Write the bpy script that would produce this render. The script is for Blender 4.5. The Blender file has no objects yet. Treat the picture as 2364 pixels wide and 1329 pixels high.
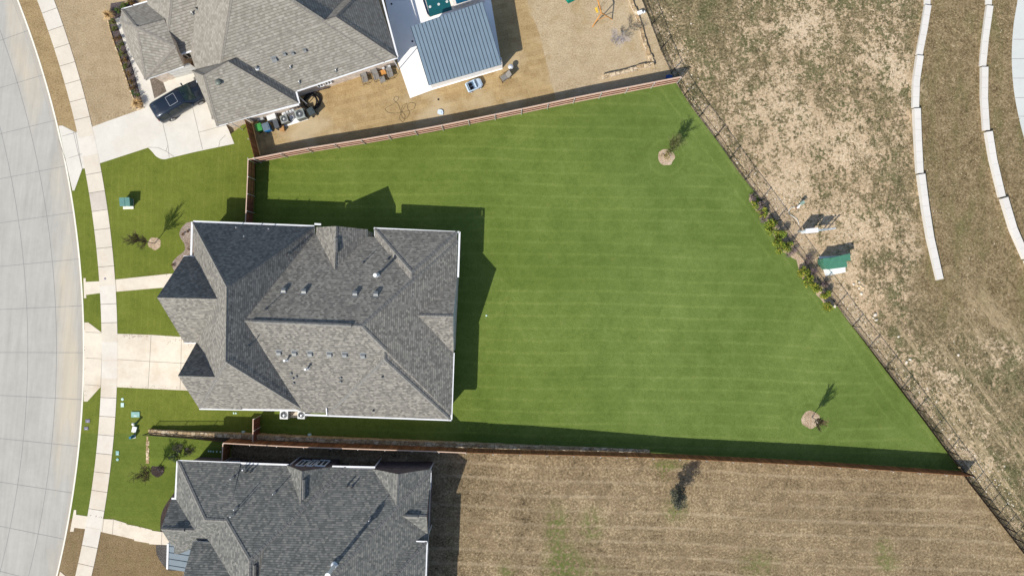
import bpy, bmesh, math, random
from mathutils import Vector, Matrix, Euler
from math import radians as R, sin, cos, pi

# ------------------------------------------------------------------ camera, world, sun, exposure
S = 24.3; H = 67.0; CX, CY = 1182.0, 664.5      # photo pixels per metre on the ground, drone height, photo centre
SC = bpy.context.scene
cam = bpy.data.cameras.new("camera"); cam.lens = 36*H/(2364/S); cam.sensor_width = 36; cam.clip_end = 500; cam.clip_start = 1
camo = bpy.data.objects.new("camera", cam); SC.collection.objects.link(camo); camo.location = (0, 0, H); SC.camera = camo

ELEV = R(42.6); AZ = R(220.4)                      # azimuth clockwise from +Y
sdir = Vector((sin(AZ)*cos(ELEV), cos(AZ)*cos(ELEV), sin(ELEV)))
w = bpy.data.worlds.new("World"); SC.world = w; w.use_nodes = True
nt = w.node_tree; nt.nodes.clear()
sky = nt.nodes.new("ShaderNodeTexSky"); sky.sky_type = 'NISHITA'; sky.sun_disc = False
sky.sun_elevation = ELEV; sky.sun_rotation = AZ
bg = nt.nodes.new("ShaderNodeBackground"); bg.inputs[1].default_value = 0.125
ow = nt.nodes.new("ShaderNodeOutputWorld")
nt.links.new(sky.outputs[0], bg.inputs[0]); nt.links.new(bg.outputs[0], ow.inputs[0])
sun = bpy.data.lights.new("sun", 'SUN'); sun.energy = 4.5; sun.angle = R(0.53); sun.color = (1, 0.945, 0.855)
suno = bpy.data.objects.new("sun", sun); SC.collection.objects.link(suno); suno.rotation_euler = sdir.to_track_quat('Z', 'Y').to_euler()
SC.view_settings.view_transform = 'Standard'; SC.view_settings.look = 'None'
SC.view_settings.exposure = 0.28; SC.view_settings.gamma = 1

# ------------------------------------------------------------------ helpers
COL = SC.collection
def P(px, py, h=0.0):
    "photo pixel seen at height h -> world"
    k = (H-h)/H/S
    return Vector(((px-CX)*k, -(py-CY)*k, h))
def T(tx, ty, h=0.0):
    "offset from the photo centre in ground pixels -> world"
    return Vector((tx/S, -ty/S, h))
def ss(a, b, x):
    t = max(0, min(1, (x-a)/(b-a))); return t*t*(3-2*t)
def interp(x, pts):
    if x <= pts[0][0]: return pts[0][1]
    for (a, b), (c, d) in zip(pts, pts[1:]):
        if x <= c: return b+(d-b)*(x-a)/(c-a)
    return pts[-1][1]
def zfield(x, y):
    return 0.5*max(0, min(1, (27-y)/27))*ss(29, 37, x)
def zup(x, y=0):
    return interp(x*S+CX, [(345, .32), (560, .85), (1000, .85), (1180, .72), (1500, .06), (1560, 0)])
def tag(o, label=None, cat=None, group=None, kind=None):
    if label: o['label'] = label
    if cat: o['category'] = cat
    if group: o['group'] = group
    if kind: o['kind'] = kind
    return o
def empty(name, loc, rz=0, label=None, cat=None, group=None):
    o = bpy.data.objects.new(name, None); COL.objects.link(o)
    o.location = loc; o.rotation_euler = (0, 0, rz); o.empty_display_size = .3
    return tag(o, label, cat, group)
def copy_tree(o, parent=None):
    c = o.copy(); COL.objects.link(c)
    if parent: c.parent = parent
    for ch in [x for x in o.children]: copy_tree(ch, c)
    return c

class MB:
    def __init__(s): s.v = []; s.f = []; s.m = []; s.uv = None
    def add(s, vs, fs, m=0):
        b = len(s.v); s.v += [tuple(v) for v in vs]; s.f += [tuple(b+i for i in f) for f in fs]; s.m += [m]*len(fs); return s
    def box(s, c, d, rz=0, m=0, taper=1.0):
        x, y, z = d[0]/2, d[1]/2, d[2]/2; cr, sr = cos(rz), sin(rz); vs = []
        for k, t in ((-1, 1.0), (1, taper)):
            for i, j in ((-1, -1), (1, -1), (1, 1), (-1, 1)):
                a, b = i*x*t, j*y*t; vs.append((c[0]+a*cr-b*sr, c[1]+a*sr+b*cr, c[2]+k*z))
        return s.add(vs, [(3, 2, 1, 0), (4, 5, 6, 7), (0, 1, 5, 4), (1, 2, 6, 5), (2, 3, 7, 6), (3, 0, 4, 7)], m)
    def seg(s, p0, p1, wd, z0, z1, m=0, ext=0):
        "upright box along a line"
        p0 = Vector(p0); p1 = Vector(p1); d = (p1-p0); d.z = 0; L = d.length
        if L < 1e-6: return s
        d /= L; n = Vector((-d.y, d.x, 0))*wd/2; a = p0-d*ext; b = p1+d*ext
        vs = []
        for z in (z0, z1):
            za, zb = z if isinstance(z, tuple) else (z, z)
            for q, zz in ((a-n, za), (b-n, zb), (b+n, zb), (a+n, za)): vs.append((q.x, q.y, zz))
        return s.add(vs, [(3, 2, 1, 0), (4, 5, 6, 7), (0, 1, 5, 4), (1, 2, 6, 5), (2, 3, 7, 6), (3, 0, 4, 7)], m)
    def tube(s, p0, p1, r0, r1=None, n=8, m=0, caps=True):
        r1 = r0 if r1 is None else r1; p0 = Vector(p0); p1 = Vector(p1); d = (p1-p0)
        if d.length < 1e-6: return s
        d.normalize(); a = d.orthogonal().normalized(); b = d.cross(a); vs = []
        for p, r in ((p0, r0), (p1, r1)):
            for i in range(n):
                t = 2*pi*i/n; vs.append(p+a*r*cos(t)+b*r*sin(t))
        fs = [(i, (i+1) % n, n+(i+1) % n, n+i) for i in range(n)]
        if caps: fs += [tuple(range(n-1, -1, -1)), tuple(range(n, 2*n))]
        return s.add(vs, fs, m)
    def path(s, pts, r, n=6, m=0):
        for a, b in zip(pts, pts[1:]): s.tube(a, b, r, r, n, m, False)
        return s
    def prism(s, poly, z0, z1, m=0, mtop=None):
        n = len(poly); vs = [(p[0], p[1], z0) for p in poly]+[(p[0], p[1], z1) for p in poly]
        s.add(vs, [tuple(range(n-1, -1, -1))]+[(i, (i+1) % n, n+(i+1) % n, n+i) for i in range(n)], m)
        s.add([(p[0], p[1], z1) for p in poly], [tuple(range(n))], m if mtop is None else mtop); return s
    def lathe(s, c, prof, n=16, m=0):
        vs = []; 
        for r, z in prof:
            for i in range(n): vs.append((c[0]+r*cos(2*pi*i/n), c[1]+r*sin(2*pi*i/n), c[2]+z))
        fs = [(k*n+i, k*n+(i+1) % n, (k+1)*n+(i+1) % n, (k+1)*n+i) for k in range(len(prof)-1) for i in range(n)]
        return s.add(vs, fs, m)
    def blob(s, c, r, seed=0, m=0, sub=1, rough=.25):
        rr = random.Random(seed); bm = bmesh.new(); bmesh.ops.create_icosphere(bm, subdivisions=sub, radius=1)
        vs = [(c[0]+v.co.x*r[0]*(1+rr.uniform(-rough, rough)), c[1]+v.co.y*r[1]*(1+rr.uniform(-rough, rough)), c[2]+v.co.z*r[2]*(1+rr.uniform(-rough, rough))) for v in bm.verts]
        fs = [tuple(v.index for v in f.verts) for f in bm.faces]; bm.free(); return s.add(vs, fs, m)
    def build(s, name, mats, parent=None, smooth=False, bevel=0, z=None):
        me = bpy.data.meshes.new(name); me.from_pydata(s.v, [], s.f)
        if not isinstance(mats, (list, tuple)): mats = [mats]
        for q in mats: me.materials.append(q)
        me.polygons.foreach_set("material_index", s.m)
        if smooth: me.polygons.foreach_set("use_smooth", [True]*len(s.f))
        me.update(); o = bpy.data.objects.new(name, me); COL.objects.link(o)
        if parent: o.parent = parent
        if bevel:
            b = o.modifiers.new("bevel", 'BEVEL'); b.width = bevel; b.segments = 2; b.limit_method = 'ANGLE'
        return o
def rel(root, mb):
    "shift world-space geometry so that it sits right under an Empty (which may be turned)"
    M = Matrix.LocRotScale(root.location, root.rotation_euler, None).inverted()
    mb.v = [tuple(M @ Vector(v)) for v in mb.v]; return mb
def smooth(pts, n=6, closed=False):
    out = []; N = len(pts); g = (lambda i: pts[i % N]) if closed else (lambda i: pts[max(0, min(N-1, i))])
    for i in range(N if closed else N-1):
        p0, p1, p2, p3 = g(i-1), g(i), g(i+1), g(i+2)
        for k in range(n):
            t = k/n
            out.append(tuple(0.5*(2*b+(c-a)*t+(2*a-5*b+4*c-d)*t*t+(3*b-a-3*c+d)*t**3) for a, b, c, d in zip(p0, p1, p2, p3)))
    if not closed: out.append(tuple(pts[-1]))
    return out
def wob(poly, amp, step=8, seed=1, closed=True):
    "photo-pixel polygon with a slightly uneven edge"
    rr = random.Random(seed); out = []
    for a, b in zip(poly, poly[1:]+(poly[:1] if closed else [])):
        L = math.dist(a, b); n = max(1, int(L/step))
        for k in range(n):
            t = k/n; j = 0 if k == 0 else amp
            out.append((a[0]+(b[0]-a[0])*t+rr.uniform(-j, j), a[1]+(b[1]-a[1])*t+rr.uniform(-j, j)))
    return out
def sheet(name, poly, mat, z, zf=None, grid=3.0, joints=None, jmat=None, jw=.028, kind='structure', skirt=0):
    "ground sheet from a photo-pixel polygon; joints: photo-pixel polylines cut in it"
    bm = bmesh.new(); vs = []
    for p in poly:
        q = P(p[0], p[1]); vs.append(bm.verts.new((q.x, q.y, 0)))
    f = bm.faces.new(vs); f.normal_update()
    if f.normal.z < 0: f.normal_flip()
    bmesh.ops.triangulate(bm, faces=bm.faces[:])
    if zf:
        xs = [v.co.x for v in bm.verts]; ys = [v.co.y for v in bm.verts]
        for ax, (a, b) in ((0, (min(xs), max(xs))), (1, (min(ys), max(ys)))):
            t = math.ceil(a/grid)*grid
            while t < b:
                co = Vector((0, 0, 0)); co[ax] = t; no = Vector((0, 0, 0)); no[ax] = 1
                bmesh.ops.bisect_plane(bm, geom=bm.verts[:]+bm.edges[:]+bm.faces[:], plane_co=co, plane_no=no); t += grid
    for v in bm.verts: v.co.z = z+(zf(v.co.x, v.co.y) if zf else 0)
    if skirt:
        be = [e for e in bm.edges if e.is_boundary]
        r = bmesh.ops.extrude_edge_only(bm, edges=be)
        for g in r['geom']:
            if isinstance(g, bmesh.types.BMVert): g.co.z -= skirt
    me = bpy.data.meshes.new(name); bm.to_mesh(me); bm.free(); me.materials.append(mat)
    o = bpy.data.objects.new(name, me); COL.objects.link(o)
    if kind: o['kind'] = kind
    if joints:
        mb = MB()
        for line in joints:
            ws = [P(a, b) for a, b in line]
            for a, b in zip(ws, ws[1:]):
                d = (b-a); d.z = 0; d.normalize(); n = Vector((-d.y, d.x, 0))*jw/2
                q = [a-n, b-n, b+n, a+n]
                mb.add([(c.x, c.y, z+.004+(zf(c.x, c.y) if zf else 0)) for c in q], [(0, 1, 2, 3)], 0)
        bm = bmesh.new(); bm.from_mesh(me); me.materials.append(jmat); i0 = len(bm.verts)
        vv = [bm.verts.new(v) for v in mb.v]
        for fc in mb.f:
            nf = bm.faces.new([vv[i] for i in fc]); nf.material_index = 1; nf.normal_update()
            if nf.normal.z < 0: nf.normal_flip()
        bm.to_mesh(me); bm.free()
    return o

# ------------------------------------------------------------------ materials
class NT:
    def __init__(s, name):
        s.m = bpy.data.materials.new(name); s.m.use_nodes = True; s.t = s.m.node_tree; s.n = s.t.nodes
        s.b = s.n["Principled BSDF"]; s.b.inputs["Roughness"].default_value = .9
        s.b.inputs["Specular IOR Level"].default_value = .25
        s.geo = s.n.new("ShaderNodeNewGeometry"); s.pos = s.geo.outputs["Position"]
    def L(s, a, b): s.t.links.new(a, b)
    def setin(s, sock, v):
        if hasattr(v, 'is_output') or isinstance(v, bpy.types.NodeSocket): s.L(v, sock)
        else: sock.default_value = v
    def math(s, op, a, b=0.0, clamp=False):
        n = s.n.new("ShaderNodeMath"); n.operation = op; n.use_clamp = clamp; s.setin(n.inputs[0], a); s.setin(n.inputs[1], b); return n.outputs[0]
    def vmath(s, op, a, b=(0, 0, 0)):
        n = s.n.new("ShaderNodeVectorMath"); n.operation = op; s.setin(n.inputs[0], a)
        if op == 'SCALE': s.setin(n.inputs[3], b)
        else: s.setin(n.inputs[1], b)
        return n.outputs[1] if op in ('DOT_PRODUCT', 'LENGTH') else n.outputs[0]
    def mapv(s, v, rot=0, scale=(1, 1, 1), loc=(0, 0, 0)):
        if rot and tuple(scale) != (1, 1, 1): v = s.mapv(v, rot); rot = 0      # turn first, then stretch
        n = s.n.new("ShaderNodeMapping"); s.L(v, n.inputs[0]); n.inputs[1].default_value = loc; n.inputs[2].default_value = (0, 0, rot); n.inputs[3].default_value = scale; return n.outputs[0]
    def noise(s, scale, detail=3, rough=.55, v=None, dist=0):
        n = s.n.new("ShaderNodeTexNoise"); s.L(v or s.pos, n.inputs["Vector"]); n.inputs["Scale"].default_value = scale
        n.inputs["Detail"].default_value = detail; n.inputs["Roughness"].default_value = rough; n.inputs["Distortion"].default_value = dist; return n.outputs[0]
    def ramp(s, f, stops, interp='LINEAR'):
        n = s.n.new("ShaderNodeValToRGB"); s.L(f, n.inputs[0]); e = n.color_ramp.elements; n.color_ramp.interpolation = interp
        while len(e) < len(stops): e.new(.5)
        for i, (p, c) in enumerate(stops):
            e[i].position = p; e[i].color = (c, c, c, 1) if isinstance(c, (int, float)) else (*c, 1)
        return n.outputs[0]
    def mix(s, f, a, b, mode='MIX'):
        n = s.n.new("ShaderNodeMix"); n.data_type = 'RGBA'; n.blend_type = mode; s.setin(n.inputs[0], f)
        for i, c in ((6, a), (7, b)):
            if isinstance(c, (tuple, list)): n.inputs[i].default_value = (*c[:3], 1)
            elif isinstance(c, (int, float)): n.inputs[i].default_value = (c, c, c, 1)
            else: s.L(c, n.inputs[i])
        return n.outputs[2]
    def bump(s, h, strength=.3, dist=.05):
        n = s.n.new("ShaderNodeBump"); s.L(h, n.inputs["Height"]); n.inputs["Strength"].default_value = strength; n.inputs["Distance"].default_value = dist
        s.L(n.outputs[0], s.b.inputs["Normal"])
    def col(s, c):
        if isinstance(c, (tuple, list)): s.b.inputs["Base Color"].default_value = (*c[:3], 1)
        else: s.L(c, s.b.inputs["Base Color"])
        return s.m
    def sep(s, v=None):
        n = s.n.new("ShaderNodeSeparateXYZ"); s.L(v or s.pos, n.inputs[0]); return n.outputs
    def island(s): return s.geo.outputs["Random Per Island"]

def px2w(px, py): return P(px, py)
def plain(name, c, rough=.7, metal=0, var=.12, scale=3, spec=.3, isl=0):
    t = NT(name); t.b.inputs["Roughness"].default_value = rough; t.b.inputs["Metallic"].default_value = metal; t.b.inputs["Specular IOR Level"].default_value = spec
    f = t.noise(scale, 3)
    k = t.ramp(f, [(.3, 1-var), (.7, 1+var)]) if var else None
    out = t.mix(1.0, c, k, 'MULTIPLY') if var else c
    if isl: out = t.mix(1.0, out, t.ramp(t.island(), [(0, 1-isl), (1, 1+isl)]), 'MULTIPLY')
    return t.col(out)

def lawn_mat(name, stripes, c=((.060, .098, .017), (.104, .152, .031), (.148, .198, .052)), rot=0.0, period=1.12, sstr=.30, patch=.3, turn=False):
    t = NT(name); big = t.noise(.10, 3, .5); mid = t.noise(.55, 5, .65); fine = t.noise(9, 4, .75); vf = t.noise(2.4, 4, .7)
    f = t.math('ADD', t.math('MULTIPLY', fine, .46), t.math('ADD', t.math('MULTIPLY', mid, .30), t.math('MULTIPLY', vf, .24)))
    base = t.ramp(f, [(.34, c[0]), (.50, c[1]), (.66, c[2])])
    if turn:                                   # yellower turf by the house, bluer towards the far fence
        gx = t.ramp(t.math('ADD', t.math('DIVIDE', t.sep()[0], 70.0), t.math('ADD', .45, t.math('MULTIPLY', t.noise(.15, 3), .2))), [(.25, (1.10, 1.03, .74)), (.75, (1.06, 1.05, 1.04))]); base = t.mix(1.0, base, gx, 'MULTIPLY')
    base = t.mix(1.0, base, t.ramp(big, [(.32, (1-patch*.45, 1-patch*.35, 1-patch*.3)), (.68, (1+patch*.5, 1+patch*.38, 1+patch*.9))]), 'MULTIPLY')
    # mown stripes: thin paler ridges of clippings between passes
    wv = t.mapv(t.pos, rot); wn = t.noise(.045, 1, .5); wn2 = t.noise(.5, 2, .5)
    y = t.sep(wv)[1]; y = t.math('ADD', y, t.math('ADD', t.math('MULTIPLY', wn, 1.5), t.math('MULTIPLY', wn2, .12)))
    if turn:                                   # the mower turned along the slanting fence
        a = P(1560, 191); b = P(2219, 1087); d = (b-a).normalized(); nrm = Vector((-d.y, d.x, 0)); nrm = nrm if nrm.x < 0 else -nrm
        df = t.vmath('DOT_PRODUCT', t.vmath('SUBTRACT', t.pos, tuple(a)), tuple(nrm)); df = t.math('ADD', df, t.math('MULTIPLY', wn2, .3))
        e = t.math('SUBTRACT', df, t.math('MULTIPLY', t.noise(.22, 2, .5), 5.0)); near = t.ramp(t.math('ADD', e, .5), [(.3, 1.0), (.7, 0.0)])
        y = t.math('ADD', t.math('MULTIPLY', y, t.math('SUBTRACT', 1.0, near)), t.math('MULTIPLY', df, near))
        for cx_, cy_ in ((1538, 363), (1872, 968)):          # and in rings round the two trees
            q = P(cx_, cy_); d_ = t.vmath('LENGTH', t.vmath('SUBTRACT', t.pos, (q.x, q.y, 0))); nr = t.ramp(t.math('DIVIDE', t.math('ADD', d_, t.math('MULTIPLY', wn2, .8)), 5.0), [(.55, 1.0), (.68, 0.0)])
            y = t.math('ADD', t.math('MULTIPLY', y, t.math('SUBTRACT', 1.0, nr)), t.math('MULTIPLY', d_, nr))
    ph = t.math('FRACT', t.math('DIVIDE', y, period))
    tri = t.math('ABSOLUTE', t.math('SUBTRACT', ph, .5))
    line = t.ramp(tri, [(.0, 1.0), (.07, .7), (.17, 0.0)])
    amp = t.ramp(t.noise(.3, 3, .6, t.mapv(t.pos, rot, (.25, 1, 1))), [(.34, .3), (.60, 1.0)])
    k = t.math('MULTIPLY', t.math('MULTIPLY', line, amp), sstr)
    base = t.mix(k, base, t.mix(1.0, base, (1.75, 1.55, 1.9), 'MULTIPLY'))
    # worn, slightly darker flecks
    fl = t.ramp(t.noise(1.7, 5, .8, t.mapv(t.pos, rot, (.5, 1.3, 1))), [(.60, 0.0), (.72, 1.0)])
    base = t.mix(t.math('MULTIPLY', fl, .45), base, (.075, .088, .02))
    yl = t.ramp(t.noise(.8, 5, .75, t.mapv(t.pos, 0, (1, 1, 1), (11, 5, 0))), [(.62, 0.0), (.76, .5)]); base = t.mix(yl, base, (.20, .185, .045))
    t.bump(t.math('ADD', fine, t.math('MULTIPLY', vf, .7)), .55, .07); t.b.inputs["Roughness"].default_value = 1; t.b.inputs["Specular IOR Level"].default_value = .1
    return t.col(base)

def tworings(t, base, centres):
    return base

def dry_mat(name, cs, rot=0, stripes=0, green=None, sstr=.25, streak=(1, 1, 1), fs=7, blotch=None, bump=.5):
    t = NT(name); big = t.noise(.12, 3, .5); mid = t.noise(.9, 5, .7, t.mapv(t.pos, rot, streak)); fine = t.ramp(t.noise(fs, 4, .85), [(.32, .2), (.68, .8)])
    f = t.math('ADD', t.math('MULTIPLY', fine, .5), t.math('ADD', t.math('MULTIPLY', mid, .32), t.math('MULTIPLY', big, .18)))
    n = len(cs); base = t.ramp(f, [(.33+.34*i/(n-1), c) for i, c in enumerate(cs)])
    if stripes:
        y = t.sep(t.mapv(t.pos, rot))[1]; y = t.math('ADD', y, t.math('ADD', t.math('MULTIPLY', t.noise(.05, 1), 1.2), t.math('MULTIPLY', t.noise(.6, 2), .25)))
        tri = t.math('ABSOLUTE', t.math('SUBTRACT', t.math('FRACT', t.math('DIVIDE', y, stripes)), .5))
        amp = t.ramp(t.noise(.4, 4, .7, t.mapv(t.pos, rot, (.3, 1, 1))), [(.36, .15), (.62, 1.0)])
        base = t.mix(t.math('MULTIPLY', t.math('MULTIPLY', t.ramp(tri, [(0, 1.0), (.07, .7), (.16, 0.0)]), amp), sstr), base, (.52, .42, .28))
    if blotch:
        for sc, lo, hi, c, st in blotch:
            m_ = t.ramp(t.noise(sc, 6, .72, t.mapv(t.pos, .3, streak, (sc*31, lo*77, 0)), .3), [(lo, 0.0), (hi, 1.0)])
            base = t.mix(t.math('MULTIPLY', m_, st), base, c)
    if green:
        for (gx, gy, rx, ry, st) in green:
            q = P(gx, gy); d = t.vmath('LENGTH', t.vmath('MULTIPLY', t.vmath('SUBTRACT', t.pos, (q.x, q.y, 0)), (S/rx, S/ry, 0)))
            m_ = t.math('MULTIPLY', t.ramp(d, [(.25, 1.0), (1.0, 0.0)]), t.ramp(t.noise(2.2, 5, .75), [(.42, 0.0), (.56, 1.0)]))
            base = t.mix(t.math('MULTIPLY', m_, st), base, (.10, .135, .03))
    t.bump(t.math('ADD', fine, mid), bump, .08); t.b.inputs["Roughness"].default_value = 1; t.b.inputs["Specular IOR Level"].default_value = .1
    return t.col(base)

def concrete_mat(name, c, var=.10, stain=None, warm=None, fine_s=14):
    t = NT(name); f = t.noise(.35, 4, .6); g = t.noise(2.5, 5, .7); fi = t.noise(fine_s, 3, .7)
    k = t.math('ADD', t.math('MULTIPLY', f, .5), t.math('ADD', t.math('MULTIPLY', g, .3), t.math('MULTIPLY', fi, .2)))
    base = t.mix(1.0, c, t.ramp(k, [(.35, 1-var), (.65, 1+var)]), 'MULTIPLY')
    if stain:
        m_ = t.ramp(t.noise(.28, 5, .65, t.mapv(t.pos, 0, (1, 1, 1), (5, 9, 0))), [(.50, 0.0), (.70, 1.0)])
        base = t.mix(t.math('MULTIPLY', m_, stain[1]), base, stain[0])
    if warm: base = warm(t, base)
    t.bump(fi, .12, .02); t.b.inputs["Roughness"].default_value = .88
    return t.col(base)

def shingle_mat(name, cols, course=.19, tab=.27, bumpk=1.0):
    t = NT(name)
    N = t.geo.outputs["True Normal"]
    hor = t.vmath('NORMALIZE', t.vmath('CROSS_PRODUCT', N, (0, 0, 1))); slo = t.vmath('CROSS_PRODUCT', hor, N)
    u = t.vmath('DOT_PRODUCT', t.pos, hor); v = t.vmath('DOT_PRODUCT', t.pos, slo)
    cb = t.n.new("ShaderNodeCombineXYZ"); t.L(u, cb.inputs[0]); t.L(v, cb.inputs[1]); uv = cb.outputs[0]
    br = t.n.new("ShaderNodeTexBrick"); t.L(uv, br.inputs["Vector"]); br.offset = .5
    br.inputs["Scale"].default_value = 1; br.inputs["Brick Width"].default_value = tab; br.inputs["Row Height"].default_value = course
    br.inputs["Mortar Size"].default_value = .010; br.inputs["Mortar Smooth"].default_value = .3; br.inputs["Bias"].default_value = 0
    br.inputs["Color1"].default_value = (0, 0, 0, 1); br.inputs["Color2"].default_value = (1, 1, 1, 1); br.inputs["Mortar"].default_value = (.5, .5, .5, 1)
    # random tone for every tab
    cell = t.n.new("ShaderNodeTexWhiteNoise"); cell.noise_dimensions = '2D'
    row = t.math('FLOOR', t.math('DIVIDE', v, course))
    cx = t.math('FLOOR', t.math('DIVIDE', t.math('ADD', u, t.math('MULTIPLY', row, tab*.37)), tab*.8))
    c2 = t.n.new("ShaderNodeCombineXYZ"); t.L(cx, c2.inputs[0]); t.L(row, c2.inputs[1]); t.L(c2.outputs[0], cell.inputs[0])
    tone = t.math('ADD', t.math('MULTIPLY', cell.outputs[0], .52), t.math('ADD', t.math('MULTIPLY', t.noise(1.9, 5, .75, uv), .32), t.math('MULTIPLY', t.noise(.4, 4, .65), .16)))
    base = t.ramp(tone, [(.12, cols[0]), (.38, cols[1]), (.62, cols[2]), (.85, cols[3])])
    fr = t.math('FRACT', t.math('DIVIDE', v, course))
    base = t.mix(t.ramp(fr, [(0, .55), (.10, .45), (.22, 0.0), (.9, 0.0), (1, .55)]), base, tuple(x*.55 for x in cols[0]))  # shade under each shingle edge, painted in as a dark course line
    t.bump(t.math('ADD', t.math('MULTIPLY', t.math('SUBTRACT', 1.0, fr), 1.0), t.math('MULTIPLY', t.noise(30, 2, .7, uv), .35)), bumpk, .035)
    t.b.inputs["Roughness"].default_value = .93
    return t.col(base)

def brick_mat(name, c1, c2, mortar, bw=.3, rh=.1, ms=.012):
    t = NT(name); N = t.geo.outputs["True Normal"]
    hor = t.vmath('NORMALIZE', t.vmath('CROSS_PRODUCT', N, (0.001, 0, 1))); u = t.vmath('DOT_PRODUCT', t.pos, hor); z = t.sep()[2]
    cb = t.n.new("ShaderNodeCombineXYZ"); t.L(u, cb.inputs[0]); t.L(z, cb.inputs[1])
    br = t.n.new("ShaderNodeTexBrick"); t.L(cb.outputs[0], br.inputs["Vector"]); br.inputs["Scale"].default_value = 1
    br.inputs["Brick Width"].default_value = bw; br.inputs["Row Height"].default_value = rh; br.inputs["Mortar Size"].default_value = ms
    br.inputs["Color1"].default_value = (*c1, 1); br.inputs["Color2"].default_value = (*c2, 1); br.inputs["Mortar"].default_value = (*mortar, 1)
    out = t.mix(1.0, br.outputs[0], t.ramp(t.noise(2.5, 4), [(.3, .75), (.7, 1.25)]), 'MULTIPLY')
    t.bump(t.noise(9, 3), .4, .03); return t.col(out)

def wood_mat(name, c, isl=.35, var=.25):
    t = NT(name); f = t.noise(6, 4, .7, t.mapv(t.pos, 0, (1, 1, .15)))
    o = t.mix(1.0, c, t.ramp(f, [(.3, 1-var), (.7, 1+var)]), 'MULTIPLY'); o = t.mix(1.0, o, t.ramp(t.island(), [(0, 1-isl), (1, 1+isl)]), 'MULTIPLY'); return t.col(o)
def leaf_mat(name, a, b, c=None):
    t = NT(name); st = [(0, a), (.55, b), (1, c or b)]
    t.b.inputs["Roughness"].default_value = .75
    t.b.inputs["Subsurface Weight"].default_value = 0
    return t.col(t.ramp(t.island(), st))

M = {}
M['lawn'] = lawn_mat('lawn_main', 1, rot=R(1.2), turn=True)
M['lawn_front'] = lawn_mat('lawn_front', 1, rot=R(93), period=.62, sstr=.16, c=((.075, .100, .013), (.125, .152, .022), (.172, .192, .036)))
M['lawn_south'] = lawn_mat('lawn_south', 1, rot=R(3), period=.9, sstr=.12, c=((.066, .100, .014), (.108, .142, .022), (.148, .175, .032)))
M['dry_mown'] = dry_mat('dry_mown', [(.045, .034, .019), (.165, .122, .069), (.285, .213, .124), (.50, .395, .245)], rot=R(2.5), stripes=1.38, sstr=.31, fs=5,
    green=[(1285, 1215, 40, 75, .75), (1365, 1210, 40, 55, .65), (1330, 1320, 110, 45, .55), (1560, 1175, 40, 40, .6), (1750, 1300, 60, 45, .55), (1540, 1072, 50, 18, .8), (1170, 1310, 30, 30, .6), (2050, 1300, 40, 30, .6), (1300, 1290, 60, 60, .8), (2040, 1270, 30, 40, .6)],
    blotch=[(2.6, .57, .66, (.085, .072, .038), .55), (.35, .5, .68, (.20, .145, .085), .5)])
M['dry_street'] = dry_mat('dry_street', [(.17, .115, .052), (.33, .24, .125), (.42, .32, .175)], blotch=[(1.2, .58, .74, (.25, .17, .08), .6)])
M['dry_north'] = dry_mat('dry_north_front', [(.21, .155, .085), (.36, .275, .17), (.46, .37, .24)], blotch=[(.5, .55, .75, (.27, .20, .11), .7), (4, .66, .74, (.12, .10, .05), .5)])
def sod():
    t = NT('sod_yard'); v = t.mapv(t.pos, R(-13))
    br = t.n.new("ShaderNodeTexBrick"); t.L(v, br.inputs["Vector"]); br.offset = .5; br.inputs["Scale"].default_value = 1
    br.inputs["Brick Width"].default_value = 1.25; br.inputs["Row Height"].default_value = .42; br.inputs["Mortar Size"].default_value = .014; br.inputs["Mortar Smooth"].default_value = .6
    br.inputs["Color1"].default_value = (.24, .155, .065, 1); br.inputs["Color2"].default_value = (.40, .285, .135, 1); br.inputs["Mortar"].default_value = (.15, .10, .05, 1)
    fine = t.noise(8, 4, .8); f = t.math('ADD', t.math('MULTIPLY', fine, .55), t.math('MULTIPLY', t.noise(1.0, 5, .7), .45))
    b = t.mix(.62, br.outputs[0], t.ramp(f, [(.34, (.20, .13, .055)), (.5, (.37, .265, .13)), (.66, (.50, .385, .21))]))
    b = t.mix(t.ramp(t.noise(.22, 3), [(.5, 0.0), (.66, .7)]), b, (.47, .385, .25))
    t.bump(fine, .5, .06); return t.col(b)
M['sod'] = sod()
M['dry_pale'] = dry_mat('dry_pale', [(.25, .185, .10), (.42, .33, .21), (.52, .43, .29)], blotch=[(.4, .52, .7, (.33, .235, .11), .7), (5, .66, .74, (.16, .13, .07), .45)])
M['joint'] = plain('joint', (.12, .105, .085), .9)
M['joint_street'] = plain('joint_street', (.20, .205, .205), .9)
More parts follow.
